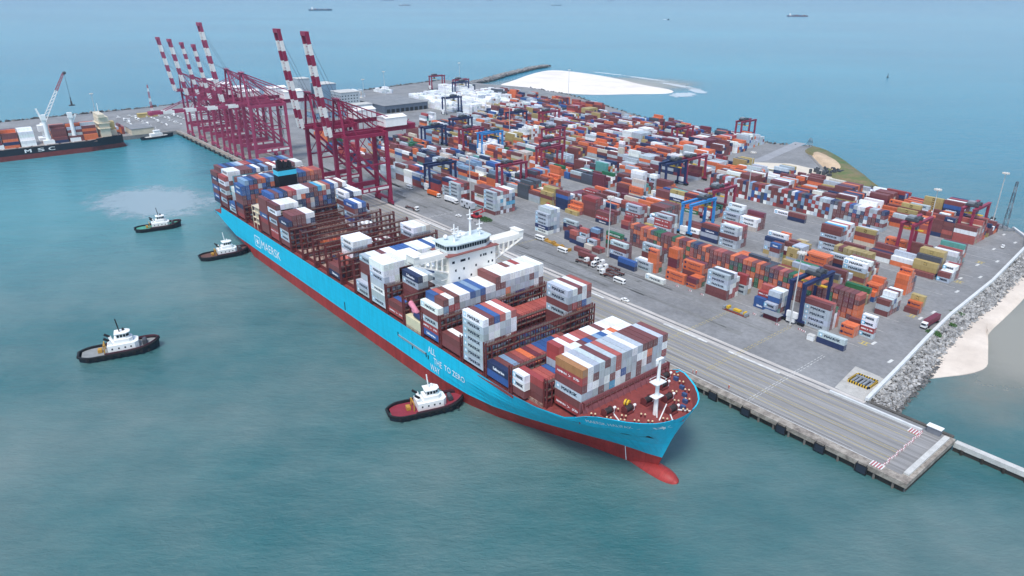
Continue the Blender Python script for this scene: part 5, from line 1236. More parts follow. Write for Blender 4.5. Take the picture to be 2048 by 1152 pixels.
def lattice(name, x, y, z0, h, w, ms, label, cat, n=9):
    t = thing(name, (x, y, z0), label, cat, world=True)
    for k in range(3):
        s = MB()
        for i in range(n):
            if i % 3 != k: continue
            a, b = i / n, (i + 1) / n; wa, wb = w * (1 - .6 * a), w * (1 - .6 * b); C4 = ((-1, -1), (1, -1), (1, 1), (-1, 1))
            for j in range(4):
                p, q_ = C4[j], C4[(j + 1) % 4]
                s.bar((x + p[0] * wa, y + p[1] * wa, z0 + h * a), (x + p[0] * wb, y + p[1] * wb, z0 + h * b), .22)
                s.bar((x + p[0] * wa, y + p[1] * wa, z0 + h * a), (x + q_[0] * wb, y + q_[1] * wb, z0 + h * b), .14); s.bar((x + p[0] * wb, y + p[1] * wb, z0 + h * b), (x + q_[0] * wb, y + q_[1] * wb, z0 + h * b), .14)
        s.build('lattice_section', ms[k % len(ms)], t)
    return t
p = lattice('radio_pylon', -73.5, 312, 4, 31, 1.3, [ROPE, GREY], 'grey lattice pylon with equipment cabinets at the far right corner', 'pylon')
s = MB()
for i in range(6): s.box(-77 + i * 1.6, -75.9 + i * 1.6, 307 + (i % 3) * 1.4, 308.4 + (i % 3) * 1.4, 4, 5.6 + (i % 2))
s.build('cabinet', GREY, p)
lattice('signal_mast', -905, 9, 4, 36, 1.1, [REDP, WHITE], 'red and white lattice mast beyond the parked vehicles', 'mast')
lattice('harbour_beacon', -288, 455, 6, 7, 2.2, [GREY, DGREY], 'squat steel watch platform on the tip of the grass bank', 'platform', n=3)

# ------------------------------------------------------------ vehicles
def finish(t): cache(t); return t
def truck(loaded=None):
    t = thing('container_truck', (0, 0, 0), 'x', 'truck', 'terminal trucks and trailers')
    s = MB(); s.prism([(5.2, -1.15), (7.4, -1.15), (7.4, 1.15), (5.2, 1.15)], .9, 3.0); s.box(5.3, 6.9, -1.1, 1.1, 3.0, 3.25); s.build('cab', WHITE, t)
    s = MB(); s.box(7.4, 7.46, -1, 1, 1.9, 2.8); s.box(5.9, 7.1, -1.2, -1.15, 1.9, 2.7); s.box(5.9, 7.1, 1.15, 1.2, 1.9, 2.7); s.build('windscreen', GLASS, t)
    s = MB(); s.box(-6.4, 5.0, -.5, -.2, .95, 1.3); s.box(-6.4, 5.0, .2, .5, .95, 1.3)
    for x in (-6.2, -3, 0, 3): s.box(x - .15, x + .15, -1.2, 1.2, 1.1, 1.35)
    s.box(3, 7.2, -.9, .9, .6, .95); s.build('trailer_frame', mat('trailer_rust', '#69413a', .7, .3), t)
    s = MB()
    for x in (-5.6, -4.4, 3.6, 6.5):
        for y in (-1.05, 1.05): s.cyl((x, y - .18, .5), (x, y + .18, .5), .5, 10)
    s.build('wheels', BLACK, t)
    if loaded: body_tpl(12.19, 2.59, False); o = None
    return finish(t)
TRK = truck()
used_t = []
def puttruck(x, y, rz, lab, load=None, z=4.03):
    if not used_t: used_t.append(1); o = TRK; o.location = (x, y, z); o.rotation_euler = (0, 0, rz); o['label'] = lab
    else: o = copytree(TRK, loc=(x, y, z), rz=rz, label=lab)
    if load:
        c = D.objects.new('container', cmesh('body', 12.19, 2.59)); COL.objects.link(c); c.rotation_euler = (0, 0, rz); c.location = (x - .6 * math.cos(rz), y - .6 * math.sin(rz), z + 1.38); c.color = CCL[load[0]]
        tag(c, load[1], 'container', 'containers riding on trucks')
puttruck(-43.6, 125, R_(-92), 'truck with a dull red box on the road beside the parapet wall', ('p', 'dull red container riding on the truck by the parapet wall'))
puttruck(-199.5, 57.5, R_(5), 'white cabbed truck with an empty trailer, leftmost of the parked group')
puttruck(-180, 60.6, R_(184), 'empty trailer truck facing the quay cranes, beside the blue box')
puttruck(-181, 57.0, R_(182), 'empty trailer truck in front of the parked group')
puttruck(-186, 64.0, R_(181), 'empty trailer truck farthest back in the parked group')
puttruck(-203, 63.5, R_(3), 'truck under a brown box in the parked group', ('b', 'brown container riding on a truck in the parked group'))
puttruck(-194, 60, R_(183), 'empty trailer truck squeezed in the middle of the parked group')
puttruck(-176, 53.8, R_(181), 'empty trailer truck nearest the camera in the parked group')
puttruck(-353, 39.5, R_(5), 'white cabbed truck driving alone on the quay road')
puttruck(-350, 71, R_(2), 'truck with a white box before the far navy gantry', ('w', 'white container on a truck before the far navy gantry'))
puttruck(-372, 70.5, R_(3), 'truck with an orange box behind the nearest quay crane', ('o', 'orange container on a truck behind the nearest quay crane'))
def bus():
    t = thing('minibus', (0, 0, 0), 'x', 'bus', 'white minibuses on the quay road')
    s = MB(); s.prism([(-3.5, -1.05), (3.1, -1.05), (3.5, -.7), (3.5, .7), (3.1, 1.05), (-3.5, 1.05)], .45, 2.6); s.build('body', WHITE, t)
    s = MB(); s.box(-3.2, 2.9, -1.08, -1.05, 1.5, 2.2); s.box(-3.2, 2.9, 1.05, 1.08, 1.5, 2.2); s.box(3.5, 3.54, -.7, .7, 1.5, 2.3); s.build('window', GLASS, t)
    s = MB()
    for x in (-2.3, 2.3):
        for y in (-1, 1): s.cyl((x, y - .12, .4), (x, y + .12, .4), .4, 10)
    s.build('wheels', BLACK, t); return finish(t)
BUS = bus(); BUS.location = (-222, 61.5, 4.03); BUS.rotation_euler = (0, 0, R_(2)); BUS['label'] = 'white minibus parked beside the yellow frames'
copytree(BUS, (-168.5, 52.2, 4.03), R_(1), 'white minibus standing in front of the trailer group')
copytree(BUS, (-247, 66, 4.03), R_(3), 'white minibus beside the yard crossing tower')
copytree(BUS, (-402, 68, 4.03), R_(2), 'white minibus seen between the quay crane legs')
def car(c=WHITE, nm='car'):
    t = thing(nm, (0, 0, 0), 'x', 'car', 'parked white vehicles')
    s = MB(); s.prism([(-2.2, -.85), (2.1, -.85), (2.3, -.5), (2.3, .5), (2.1, .85), (-2.2, .85)], .4, 1.0); s.prism([(-.9, -.75), (1.0, -.75), (1.0, .75), (-.9, .75)], 1.0, 1.6); s.build('body', c, t)
    s = MB(); s.box(-.8, .9, -.78, -.75, 1.08, 1.5); s.box(-.8, .9, .75, .78, 1.08, 1.5); s.box(1.0, 1.04, -.65, .65, 1.05, 1.5); s.build('window', GLASS, t)
    s = MB()
    for x in (-1.4, 1.4):
        for y in (-.8, .8): s.cyl((x, y - .1, .33), (x, y + .1, .33), .33, 8)
    s.build('wheels', BLACK, t); return finish(t)
CAR = car(); CAR.location = (-150.6, 36.6, 4.03); CAR.rotation_euler = (0, 0, R_(5)); CAR['label'] = 'white pickup on the crane rail strip beside the ship'; CAR['group'] = 'white cars around the terminal'
copytree(CAR, (-61.1, 270.8, 4.03), R_(-80), 'white van on the road at the right yard end')
copytree(CAR, (-84, 322, 4.03), R_(10), 'white van parked by the lattice pylon')
copytree(CAR, (-318, 55, 4.03), R_(20), 'white car beside the dotted white trailer')
copytree(CAR, (-262, 166, 4.03), R_(0), 'white car crossing open ground mid yard')
cr = random.Random(12)
for i in range(58):
    big = cr.random() < .35; src = BUS if big else CAR
    x = -812 - (i % 10) * 11.5 + cr.uniform(-3, 3); y = -28 + (i // 10) * 14 + cr.uniform(-2, 2)
    o = copytree(src, (x, y, 4.03), cr.choice((R_(90), R_(0), R_(180))) + cr.uniform(-.3, .3), 'small white vehicle in the crowded park left of the crane group', 'parked white vehicles')
# reach stackers, yard machines
def stacker(x, y, rz, m, lab):
    t = thing('reach_stacker', (x, y, 4.03), lab, 'reach stacker', rz=rz)
    s = MB(); s.box(-4, 3, -1.6, 1.6, .8, 2.2); s.box(-4.4, -2.6, -1.5, 1.5, 1.6, 2.9); s.build('body', m, t)
    s = MB(); s.box(-1, .8, -1.0, 1.0, 2.2, 3.9); s.build('cab', GLASS, t)
    s = MB(); s.bar((-3.2, 0, 3.6), (4.2, 0, 7.2), .8, .9); s.bar((4.2, 0, 7), (4.4, 0, 5.4), .5); s.box(3.9, 4.9, -3, 3, 4.9, 5.4); s.build('boom', m, t)
    s = MB()
    for xx in (-3, 2.2):
        for yy in (-1.7, 1.7): s.cyl((xx, yy - .35, .8), (xx, yy + .35, .8), .8, 10)
    s.build('wheels', BLACK, t)
stacker(-295.6, 121, R_(60), REDP, 'red reach stacker beside the yellow cluster')
stacker(-307, 62.5, R_(20), REDP, 'small red lift truck beside the green plants')
stacker(-392, 90, R_(200), YEL, 'yellow reach stacker behind the nearest quay crane')
stacker(-252, 196, R_(10), REDP, 'red reach stacker beside the orange stack mid yard')
# spare spreader frame on the ground, yellow
t = thing('spreader_frame', (-108, 67.2, 4), 'grey and yellow spreader frame lying on the quay road', 'spreader', world=True)
s = MB(); s.box(-114.5, -101.6, 66.0, 66.5, 4.05, 4.6, 1); s.box(-114.5, -101.6, 68.2, 68.7, 4.05, 4.6, 1); s.box(-113.2, -102.8, 66.6, 68.1, 4.6, 5.1, 0); s.box(-114.4, -113.4, 65.9, 68.8, 4.4, 5.8, 0); s.box(-102.6, -101.6, 65.9, 68.8, 4.4, 5.8, 0); s.build('frame', [GREY, mat('rust_red', '#8d4034', .7, .3)], t)
s = MB(); s.box(-109, -105.4, 66.4, 68.4, 5.1, 6.0); s.build('headblock', YEL, t); MB().box(-112.6, -111.4, 66.2, 68.5, 5.1, 6.4).build('twistlock_arm', YEL, t); MB().box(-103.4, -102.6, 66.2, 68.5, 5.1, 6.2).build('twistlock_arm', YEL, t)
t = thing('spreader_frame', (-232, 66, 4), 'row of yellow spreader frames beside the minibus', 'spreader', world=True)
s = MB(); 
for k in range(3): s.box(-243 + k * 8, -236 + k * 8, 66 - k * .8, 68.4 - k * .8, 4.05, 4.9); s.box(-243 + k * 8, -242 + k * 8, 66 - k * .8, 68.4 - k * .8, 4.9, 5.7); s.box(-237 + k * 8, -236 + k * 8, 66 - k * .8, 68.4 - k * .8, 4.9, 5.7)
s.build('frame', mat('ochre_steel', '#b98c3a'), t)
# container office with red cross barriers
t = thing('site_office', (-93, 74.4, 4), 'dark red cabin with a pale flat roof beside the nearest navy gantry', 'cabin', world=True)
MB().box(-97, -89.5, 73, 76, 4.05, 6.5).build('wall', mat('cabin_red', '#6d2c38', .6, .2), t); MB().box(-98, -88.8, 71.6, 76.4, 6.9, 7.1).build('roof', GREY, t)
s = MB()
for x in (-97.6, -89.2): s.bar((x, 72, 4), (x, 72, 6.9), .15)
s.build('post', GREY, t)
t = thing('equipment_box', (-70.5, 68.6, 4), 'white equipment box beside the navy and grey pair on the quay road', 'box', world=True)
MB().box(-72, -69, 67.6, 70, 4.05, 6.3).build('body', WHITE, t); MB().box(-72.1, -68.9, 67.5, 70.1, 6.3, 6.4).build('lid', CONCW, t)
b1 = D.objects['barrier']
for i, (x, y, l) in enumerate(((-76.5, 73.4, 'under the near leg of the nearest navy gantry'), (-78.6, 73.9, 'second from the box under the nearest navy gantry'), (-88, 70.6, 'in front of the dark red cabin'), (-101, 72.4, 'left of the dark red cabin'), (-138, 71.8, 'before the small orange stack'), (-131, 72.4, 'before the tall stack with three grey boxes'), (-146, 71.6, 'before the long orange pair'))):
    o = b1.copy(); COL.objects.link(o); o.location = (x, y, 4.03); o.rotation_euler = (0, 0, R_(85)); tag(o, 'red and white barrier ' + l, 'barrier', 'barriers along the quay road')
t = thing('reefer_power_unit', (-329, 71, 4), 'pale generator trailer with round dark fans near the green plants', 'trailer', world=True)
MB().box(-336.5, -323.5, 69.8, 73, 5, 9.4).build('body', mat('trailer_pale', '#c4c8cc', .5, .1), t)
s = MB()
for i, x in enumerate((-334.6, -331.6, -328.6, -325.6)): s.cyl((x, 69.8, 8.2 - 2.2 * (i % 2)), (x, 69.68, 8.2 - 2.2 * (i % 2)), .8, 12)
for x in (-334, -331, -328, -325): s.cyl((x, 70, 4.6), (x, 70.4, 4.6), .55, 10)
s.build('fan', BLACK, t)
# plants by the crossing
LEAF = mat('leaf_green', '#3f6a2c', .8, .35, 1.5); lr = random.Random(8)
def shrub(x, y, z, r, h, lab, n=900):
    t = thing('shrub', (x, y, z), lab, 'shrub', world=True); s = MB()
    for i in range(n):
        a = lr.random() * 6.28; rr = r * lr.random() ** .5; cl = .75 + .25 * math.sin(3 * a + x); zz = z + h * lr.random() ** .7 * (1 - (rr / r) ** 2 * .6) * cl
        px_, py_ = x + rr * math.cos(a) * 1.3, y + rr * math.sin(a) * .9; q_ = lr.uniform(.12, .3); d_ = Vector((lr.gauss(0, 1), lr.gauss(0, 1), lr.gauss(0, 1))).normalized(); e_ = d_.orthogonal().normalized()
        P_ = Vector((px_, py_, zz)); s.add([P_ - d_ * q_, P_ + e_ * q_ * .6, P_ + d_ * q_, P_ - e_ * q_ * .6], [(0, 1, 2, 3)])
    s.build('foliage', LEAF, t); s = MB()
    for i in range(7): a = i * .9; s.cyl((x, y, z), (x + math.cos(a) * r * .6, y + math.sin(a) * r * .5, z + h * .6), .08, 5, 0, .03)
    s.build('stems', mat('bark', '#5a4636', .9, .2), t)
shrub(-300.5, 64.3, 4.03, 4.6, 2.0, 'low green plants on the quay road beside the wide tall stack', 1500)
shrub(-38.9, 117, 3.4, 2.6, 2.6, 'green bush growing among the rocks below the truck', 1100)
shrub(-41.6, 150, 3.4, 2.8, 1.5, 'brown green scrub on the rocks beside the parapet wall', 700)
shrub(-37.6, 134, 3.4, 1.8, 1.2, 'small scrub patch just beyond the green bush', 400)
# people
def person_mesh():
    V_ = [(0, 0, .92), (0, 0, 1.2), (0, 0, 1.42), (0, 0, 1.53), (0, 0, 1.66), (0, .09, .88), (0, .11, .5), (.02, .12, .06), (.1, .12, .03), (0, -.09, .88), (.12, -.11, .5), (.05, -.12, .06), (.14, -.12, .03), (0, .2, 1.4), (0, .26, 1.12), (.08, .27, .9), (0, -.2, 1.4), (0, -.26, 1.12), (.1, -.26, .92)]
    E_ = [(0, 1), (1, 2), (2, 3), (3, 4), (0, 5), (5, 6), (6, 7), (7, 8), (0, 9), (9, 10), (10, 11), (11, 12), (2, 13), (13, 14), (14, 15), (2, 16), (16, 17), (17, 18)]
    rad = [.15, .15, .16, .06, .11, .1, .07, .05, .05, .1, .07, .05, .05, .07, .05, .04, .07, .05, .04]
    me = D.meshes.new('person'); me.from_pydata(V_, E_, []); o = D.objects.new('person', me); COL.objects.link(o)
    sk = o.modifiers.new('s', 'SKIN')
    for i, sv in enumerate(me.skin_vertices[0].data): sv.radius = (rad[i], rad[i]); sv.use_root = (i == 0)
    o.modifiers.new('u', 'SUBSURF').levels = 1; dg = bpy.context.evaluated_depsgraph_get(); m2 = D.meshes.new_from_object(o.evaluated_get(dg)); D.objects.remove(o); return m2
pm = person_mesh()
def person(x, y, rz, m, lab):
    me = pm.copy(); me.materials.clear(); me.materials.append(m); o = D.objects.new('person', me); COL.objects.link(o); o.location = (x, y, 4.07); o.rotation_euler = (0, 0, rz); tag(o, lab, 'person')
    s = MB(); s.sphere((0, 0, 1.74), .15, 10, 6, 0, .8); s.build('helmet', WHITE, o)
HV = mat('orange_workwear', '#d3562a', .8, .2); DK = mat('dark_workwear', '#30323a', .8, .2)
person(-84.9, 4.2, .5, HV, 'worker in orange standing on the quay edge, left of a pair'); person(-83.6, 4.6, 2.5, HV, 'worker in orange standing on the quay edge, right of a pair'); person(-68.8, 5.3, 1.5, HV, 'lone worker in orange on the quay near the bow')
person(-311, 58, .3, DK, 'person in dark clothes left of the small red lift truck'); person(-304, 56, 1.4, DK, 'person in dark clothes in front of the green plants'); person(-298, 54, 2.2, DK, 'person in dark clothes nearest the ship by the plants'); person(-314, 61, 4, DK, 'person in dark clothes beside the pale generator trailer')

# ------------------------------------------------------------ buildings
def building(name, x0, x1, y0, y1, h, wallm, roofm, lab, cat, wins=0, over=.4, z=4.0):
    t = thing(name, ((x0 + x1) / 2, (y0 + y1) / 2, z), lab, cat, world=True)
    MB().box(x0, x1, y0, y1, z, z + h).build('wall', wallm, t)
    s = MB(); s.box(x0 - over, x1 + over, y0 - over, y1 + over, z + h, z + h + .5); s.build('roof', roofm, t)
    if wins:
        s = MB(); n = int((y1 - y0) / 4); fl = int(h / 3.6)
        for f in range(fl):
            for i in range(n): yy = y0 + 1.4 + i * 4; s.box(x1, x1 + .08, yy, yy + 1.8, z + 1.3 + f * 3.6, z + 2.6 + f * 3.6)
            for i in range(int((x1 - x0) / 4)): xx = x0 + 1.4 + i * 4; s.box(xx, xx + 1.8, y0 - .08, y0, z + 1.3 + f * 3.6, z + 2.6 + f * 3.6)
        s.build('window', GLASS, t)
    return t
GW = mat('grey_cladding', '#a9b3b8', .7, .15, .3); ROOF = mat('warehouse_roof', '#8b8d8e', .8, .22, .15); BGW = mat('blue_grey_cladding', '#7f9cb0', .6, .15, .3)
building('office_block', -800, -772, 198, 224, 24, GW, CONCW, 'tall pale grey office block behind the quay cranes', 'building', 1)
building('office_annex', -772, -755, 205, 232, 10, mat('pale_wall', '#c7ced0', .7, .1), CONCW, 'low pale annex in front of the tall office block', 'building', 1)
building('silo_tower', -846, -828, 168, 184, 38, GW, CONCW, 'narrow grey silo tower seen between the raised booms', 'building', 0)
building('silo_block', -840, -812, 190, 212, 31, BGW, CONCW, 'blue grey silo block beside the narrow tower', 'building', 0)
t = building('warehouse', -815, -732, 236, 300, 9, mat('warehouse_wall', '#5f6a78', .8, .2), ROOF, 'wide warehouse with a flat grey roof and dark loading side', 'warehouse')
s = MB()
for i in range(9): s.box(-732, -731.9, 239 + i * 6.8, 243.6 + i * 6.8, 4, 8.6)
s.build('loading_door', BLACK, t)
building('long_shed', -880, -835, 245, 262, 6, WHITE, CREAM, 'small white shed near the sea wall behind the warehouse', 'shed')
building('white_shed', -905, -880, 235, 262, 6, CREAM, mat('shed_roof_white', '#dcdad2', .7, .1), 'long cream shed nearest the sea wall', 'shed')
building('grey_shed', -805, -775, -44, -22, 6, CREAM, ROOF, 'small grey roofed shed on the left quay beside the smaller ship', 'shed')
building('yellow_shed', -900, -892, -10, 14, 4, mat('tan_wall', '#b9a46a', .8, .1), mat('tan_wall', '#b9a46a'), 'long tan shed before the red and white mast', 'shed')
building('workshop', -770, -745, 150, 190, 7, BGW, ROOF, 'grey roofed workshop behind the far quay cranes', 'workshop', 1)
building('gate_canopy', -860, -800, 110, 150, 7, mat('pale_wall', '#c7ced0'), ROOF, 'broad flat roofed gate canopy behind the crane group', 'canopy')
s = MB(); jr = random.Random(2)
t = thing('scrap_pile', (-222, 371, 4), 'pile of dark machinery and tyres beside the concrete pad', 'scrap', world=True)
for i in range(30):
    x, y = -224 + jr.uniform(-9, 9), 368 + jr.uniform(-14, 9); z = 5.5 + jr.random() * 2
    s = MB()
    if i % 2: s.cyl((x, y, z), (x + .3, y + .8, z), jr.uniform(.8, 1.6), 10)
    else: s.box(x, x + jr.uniform(1, 3), y, y + jr.uniform(1, 4), z - 2, z + jr.uniform(0, 1.4))
    s.build('tyre' if i % 2 else 'machine_part', DGREY, t)

# ------------------------------------------------------------ smaller ship on the left
t2 = thing('cargo_ship', (-747, -150, 0), 'black hulled container ship with white deck cranes moored at the left quay', 'ship', world=True)
s = MB(); HP = [(-60, 8), (-63, 11), (-68, 12.6), (-78, 13.6), (-90, 14), (-260, 14)]
xc = -747
for sg in (1, -1):
    for (ya, ha_), (yb, hb_) in zip(HP, HP[1:]):
        for z0, z1, m_, fa, fb in ((-1, 4.5, 1, .78 if ya > -80 else 1, .8 if yb > -80 else 1), (4.5, 10.5, 0, None, None)):
            k0a = (ha_ * (.75 if ya > -79 else 1)); k0b = (hb_ * (.75 if yb > -79 else 1)); k1a = ha_ * (.9 if ya > -79 else 1); k1b = hb_ * (.9 if yb > -79 else 1)
            za_t = 12.5 if ya > -84 and z1 > 9 else z1; zb_t = 12.5 if yb > -84 and z1 > 9 else z1
            A0 = k0a if m_ else k1a; B0 = k0b if m_ else k1b; A1 = k1a if m_ else ha_; B1 = k1b if m_ else hb_
            s.add([(xc + sg * A0, ya + (3 if m_ else 0) * (ya > -70), z0), (xc + sg * B0, yb, z0), (xc + sg * B1, yb, zb_t), (xc + sg * A1, ya, za_t)], [(0, 1, 2, 3) if sg > 0 else (0, 3, 2, 1)], m_)
s.add([(xc - 8, -60, 12.5), (xc + 8, -60, 12.5), (xc + 7, -60, 4.5), (xc - 7, -60, 4.5)], [(0, 1, 2, 3)], 0); s.add([(xc - 6, -58, -1), (xc + 6, -58, -1), (xc + 7, -60, 4.5), (xc - 7, -60, 4.5)], [(0, 1, 2, 3)], 1)
s.build('hull', [mat('cargo_hull_black', '#1b222c', .5, .2, .2), mat('cargo_boot_red', '#7a3a38', .6, .25, .3)], t2)
s = MB(); s.box(xc - 13.6, xc + 13.6, -260, -84, 9, 10.3); s.prism([(xc - 13.4, -84), (xc + 13.4, -84), (xc + 12.3, -68), (xc + 7.8, -60.4), (xc - 7.8, -60.4), (xc - 12.3, -68)], 11, 12)
s.build('deck', mat('cargo_deck', '#8d7a72', .8, .3, .4), t2)
s = MB(); s.box(xc - 11, xc + 11, -79, -70, 12, 31); s.box(xc - 13, xc + 13, -78.6, -73, 31, 34); s.box(xc - 12.2, xc + 12.2, -80.4, -69, 20, 20.4); s.box(xc - 12.2, xc + 12.2, -80.4, -69, 25, 25.4); s.box(xc - 6, xc + 6, -70, -64, 12, 17)
ah = s.build('accommodation_block', CREAM, t2)
s = MB()
for z in (14, 17.2, 21.5, 26.5, 32): 
    for i in range(6): s.box(xc + (11 if z < 30 else 13), xc + (11.1 if z < 30 else 13.1), -78.4 + i * 1.35, -77.6 + i * 1.35, z, z + 1.2)
s.build('window', GLASS, ah)
s = MB(); s.bar((xc + 4, -76, 34), (xc + 4, -76, 44), .5); s.bar((xc - 3, -75, 34), (xc - 3, -75, 40), .4); s.bar((xc + 2, -76, 41), (xc + 6, -76, 41), .25); s.build('mast', WHITE, t2)
s = MB(); s.box(xc - 5, xc + 2, -69, -64, 17, 25); s.build('funnel', [mat('msc_funnel', '#c9b27a', .6, .2)], t2)
def deckcrane(y, lean, jib):
    s = MB(); s.box(xc + 5, xc + 11, y - 4.5, y + 4.5, 10, 14.5); s.cyl((xc + 8, y, 14), (xc + 8, y, 36), 2.0, 10, 0, 1.5); s.box(xc + 6, xc + 10, y - 2, y + 2, 33, 38); s.bar((xc + 8, y, 27), (xc + 8 + jib[0], y + jib[1], 27 + jib[2]), 1.4, 1.6); s.build('deck_crane', WHITE, t2)
deckcrane(-123.5, 0, (0, -4, 17)); deckcrane(-101.5, 0, (0, 5, 9)); deckcrane(-164, 0, (0, 4, 14))
s = MB()
for ch_, y in (('M', -145.2), ('S', -134.8), ('C', -126)):
    v, f = fit_text(ch_, 5.0, 3.0, res=3)
    for i in range(4): s.add([(xc + 14.08 + i * .01, y + a + i * .16, 5.9 + b) for a, b in v], f)
s.build('hull_lettering', WHITE, t2)
s = MB()
for i in range(16): s.box(xc - 12.6, xc + 13, -92 - i * 11.4, -82.4 - i * 11.4, 10.3, 11)
s.build('hatch_cover', mat('cargo_hatch', '#a39a92', .7, .3, .3), t2)
# mobile harbour crane with lattice jib behind it
t3 = thing('harbour_crane', (-800, -119, 4), 'mobile harbour crane with a red and white lattice jib raised behind the ship', 'crane', world=True)
s = MB(); s.box(-806, -794, -125, -113, 5, 8); s.cyl((-800, -119, 8), (-800, -119, 22), 2.2, 10); s.box(-804, -796, -124, -116, 14, 20); s.build('tower', WHITE, t3)
foot = Vector((-798, -117.5, 23)); tip_ = Vector((-792, -91.2, 69.5)); n_ = 14
for half, nm, m_ in ((0, 'jib_white', WHITE), (1, 'jib_red', mat('jib_red', '#a8505a', .5, .15))):
    s = MB()
    for i in range(n_):
        if (i >= n_ * .58) != bool(half): continue
        a, b = foot.lerp(tip_, i / n_), foot.lerp(tip_, (i + 1) / n_); wa = 1.7 - 1.0 * i / n_; wb = 1.7 - 1.0 * (i + 1) / n_
        for sx in (-1, 1):
            for sz in (-1, 1): s.bar(a + Vector((sx * wa, sz * wa * .8, -sz * wa * .45)), b + Vector((sx * wb, sz * wb * .8, -sz * wb * .45)), .42)
            s.bar(a + Vector((sx * wa, -wa * .8, wa * .45)), b + Vector((sx * wb, wb * .8, -wb * .45)), .26)
    s.build('lattice_jib', m_, t3)
s = MB(); s.bar(tip_ + Vector((0, .6, 0)), (-791.5, -90.4, 46), .25); s.sphere((-791.5, -90.4, 69.5), 1.6, 8, 5); s.bar((-791.5, -90.4, 46), (-791.5, -90.4, 42), .8); s.prism([(-793.5, -93), (-789.5, -93), (-789.5, -87.8), (-793.5, -87.8)], 37.4, 38.4); s.bar((-791.5, -90.4, 42), (-791.5, -90.4, 38), 1.6); s.build('hook_block', DGREY, t3)
# workboat at the corner
t4 = thing('pilot_boat', (-766, -22, 0), 'white topped dark boat moored in the corner left of the crane group', 'boat', rz=R_(97))
s = MB(); P = vessel_hull(s, 34, 8, 2.4, -1, 0, 1, .35, .15, 18, 1.6); s.build('hull', mat('tug_hull', '#1d2430'), t4)
s = MB(); s.box(-12, 11, -3.2, 3.2, 1.8, 2.2); s.build('deck', CONCW, t4)
s = MB(); s.box(-7, 5, -2.8, 2.8, 2.2, 5.4); s.box(-3, 3, -2.3, 2.3, 5.4, 8); s.box(-3.4, 3.6, -2.6, 2.6, 8, 8.3); s.bar((0, 0, 8), (0, 0, 12), .3); s.build('deckhouse', WHITE, t4)

# ------------------------------------------------------------ ships at anchor on the horizon
def anchored(x, y, L, rz, hullm, boxes, lab, sc=1):
    t = thing('anchored_ship', (x, y, 0), lab, 'ship', 'ships anchored out at sea', rz=rz)
    s = MB(); vessel_hull(s, L, L * .14, L * .045, -1, 0, 1, .18, .06, 14, L * .012); s.box(-L * .46, L * .4, -L * .065, L * .065, L * .03, L * .044); s.build('hull', hullm, t)
    s = MB(); s.box(-L * .38, -L * .30, -L * .06, L * .06, L * .04, L * .13); s.box(-L * .36, -L * .34, -L * .012, L * .012, L * .13, L * .16); s.build('bridge_house', WHITE, t)
    s = MB(); r_ = random.Random(int(x)); n = 9
    for i in range(n):
        if i == 1: continue
        x0 = -L * .44 + i * L * .092; s.box(x0, x0 + L * .08, -L * .058, L * .058, L * .044, L * .044 + L * boxes * r_.uniform(.5, 1), r_.randrange(3))
    s.build('deck_cargo', [mat('far_cargo_blue', '#5a6f8c'), mat('far_cargo_grey', '#9aa3a8'), mat('far_cargo_red', '#8c5a54')], t)
FH = mat('far_hull_navy', '#16233f', .6, .1); FR = mat('far_hull_red', '#6e4448', .6, .1)
def mid(a, b): return (a[0] + b[0]) / 2, (a[1] + b[1]) / 2
def place(p1, p2, hm, bx, lab, flip=False):
    k = .62 # nearer than the sea-level ray so the hull keeps a believable length
    x, y = mid(p1, p2); L = math.dist(p1, p2); d = Vector((x - CAMPOS.x, y - CAMPOS.y)); perp = math.atan2(d.y, d.x) - math.pi / 2
    ap = 43 / 1403 * d.length
    return x, y, perp
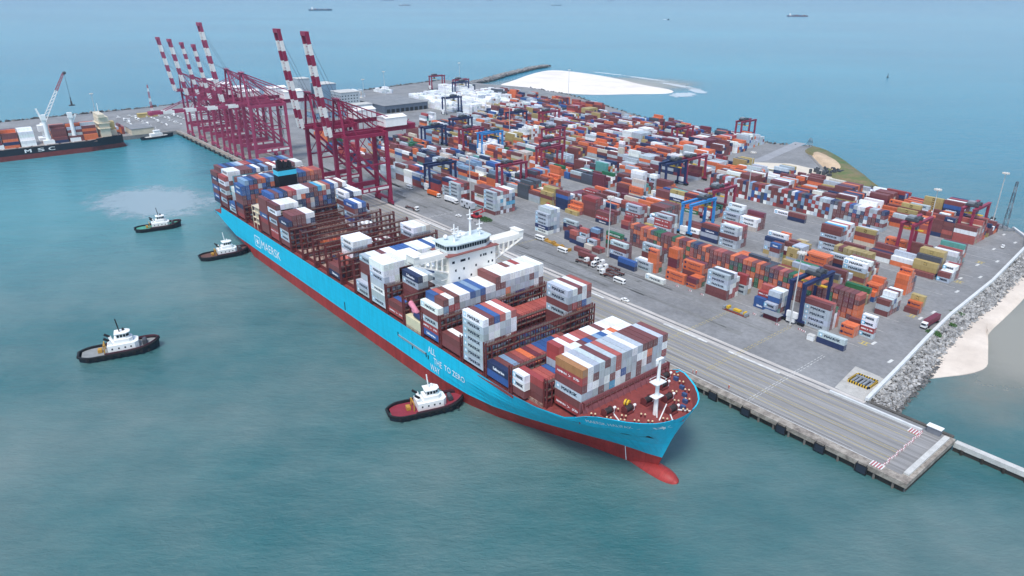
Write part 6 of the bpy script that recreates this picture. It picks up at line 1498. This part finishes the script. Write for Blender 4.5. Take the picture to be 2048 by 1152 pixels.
for (p1, p2, px_, hm, bx, lab, fl) in (((-5920, 2502), (-5510, 2497), 43, FH, .05, 'largest loaded container ship anchored far out left of centre', 0), ((-7231, 4150), (-7154, 4251), 23, FR, .03, 'small grey red ship anchored right of the largest one', 0),
    ((-11399, 6321), (-11283, 6478), 23, FH, .03, 'dark ship cut by the top edge of the picture, left of centre', 0), ((-10348, 7750), (-10282, 7841), 13, FR, .02, 'tiny ship at the top edge near the middle', 0), ((-6203, 5495), (-6132, 5588), 21, FH, .015, 'small dark tanker anchored above the breakwater', 0),
    ((-8608, 8954), (-8549, 9034), 12, FH, .02, 'tiny ship at the top edge right of the middle', 0), ((-2505, 4155), (-2436, 4243), 36, FR, .045, 'loaded container ship anchored out at the upper right', 0)):
    x, y = mid(p1, p2); d = Vector((x - CAMPOS.x, y - CAMPOS.y)); L = px_ / 1403 * d.length * .97
    anchored(x, y, L, math.atan2(d.y, d.x) - math.pi / 2, hm, bx, lab)
t5 = thing('pilot_launch', (-2598, 3090, 0), 'small dark boat with a white wake out at sea', 'boat', rz=R_(-30)); s = MB(); vessel_hull(s, 22, 8, 3, -1, 0, 1, .3, .1, 10); s.box(-9, 7, -3.4, 3.4, 2.2, 2.8); s.box(-5, 3, -2.4, 2.4, 2.8, 6); s.build('hull', FH, t5)
MB().prism([(-2622, 3103), (-2690, 3150), (-2684, 3158), (-2618, 3110)], .02, .08).build('boat_wake', WHITE)['kind'] = 'structure'
t6 = thing('channel_buoy', (-536, 1171, 0), 'dark channel buoy alone at sea on the right', 'buoy'); MB().cyl((0, 0, -1), (0, 0, 1.5), 1.8, 10).build('float', DGREY, t6); MB().cyl((0, 0, 1.5), (0, 0, 8), .9, 6, 0, .25).build('tower', DGREY, t6)

# ------------------------------------------------------------ haze
hz = MB().box(-16500, 16500, -16500, 16500, -5, 175).build('haze', [])
hm = D.materials.new('haze_air'); hm.use_nodes = True; n = hm.node_tree; n.nodes.remove(n.nodes['Principled BSDF'])
pv = n.nodes.new('ShaderNodeVolumePrincipled'); pv.inputs['Color'].default_value = (.60, .82, 1, 1); pv.inputs['Density'].default_value = 7e-5; pv.inputs['Anisotropy'].default_value = .2
n.links.new(pv.outputs[0], n.nodes['Material Output'].inputs['Volume']); hz.data.materials.append(hm); hz['kind'] = 'stuff'; hz['label'] = 'pale sea haze over the harbour'
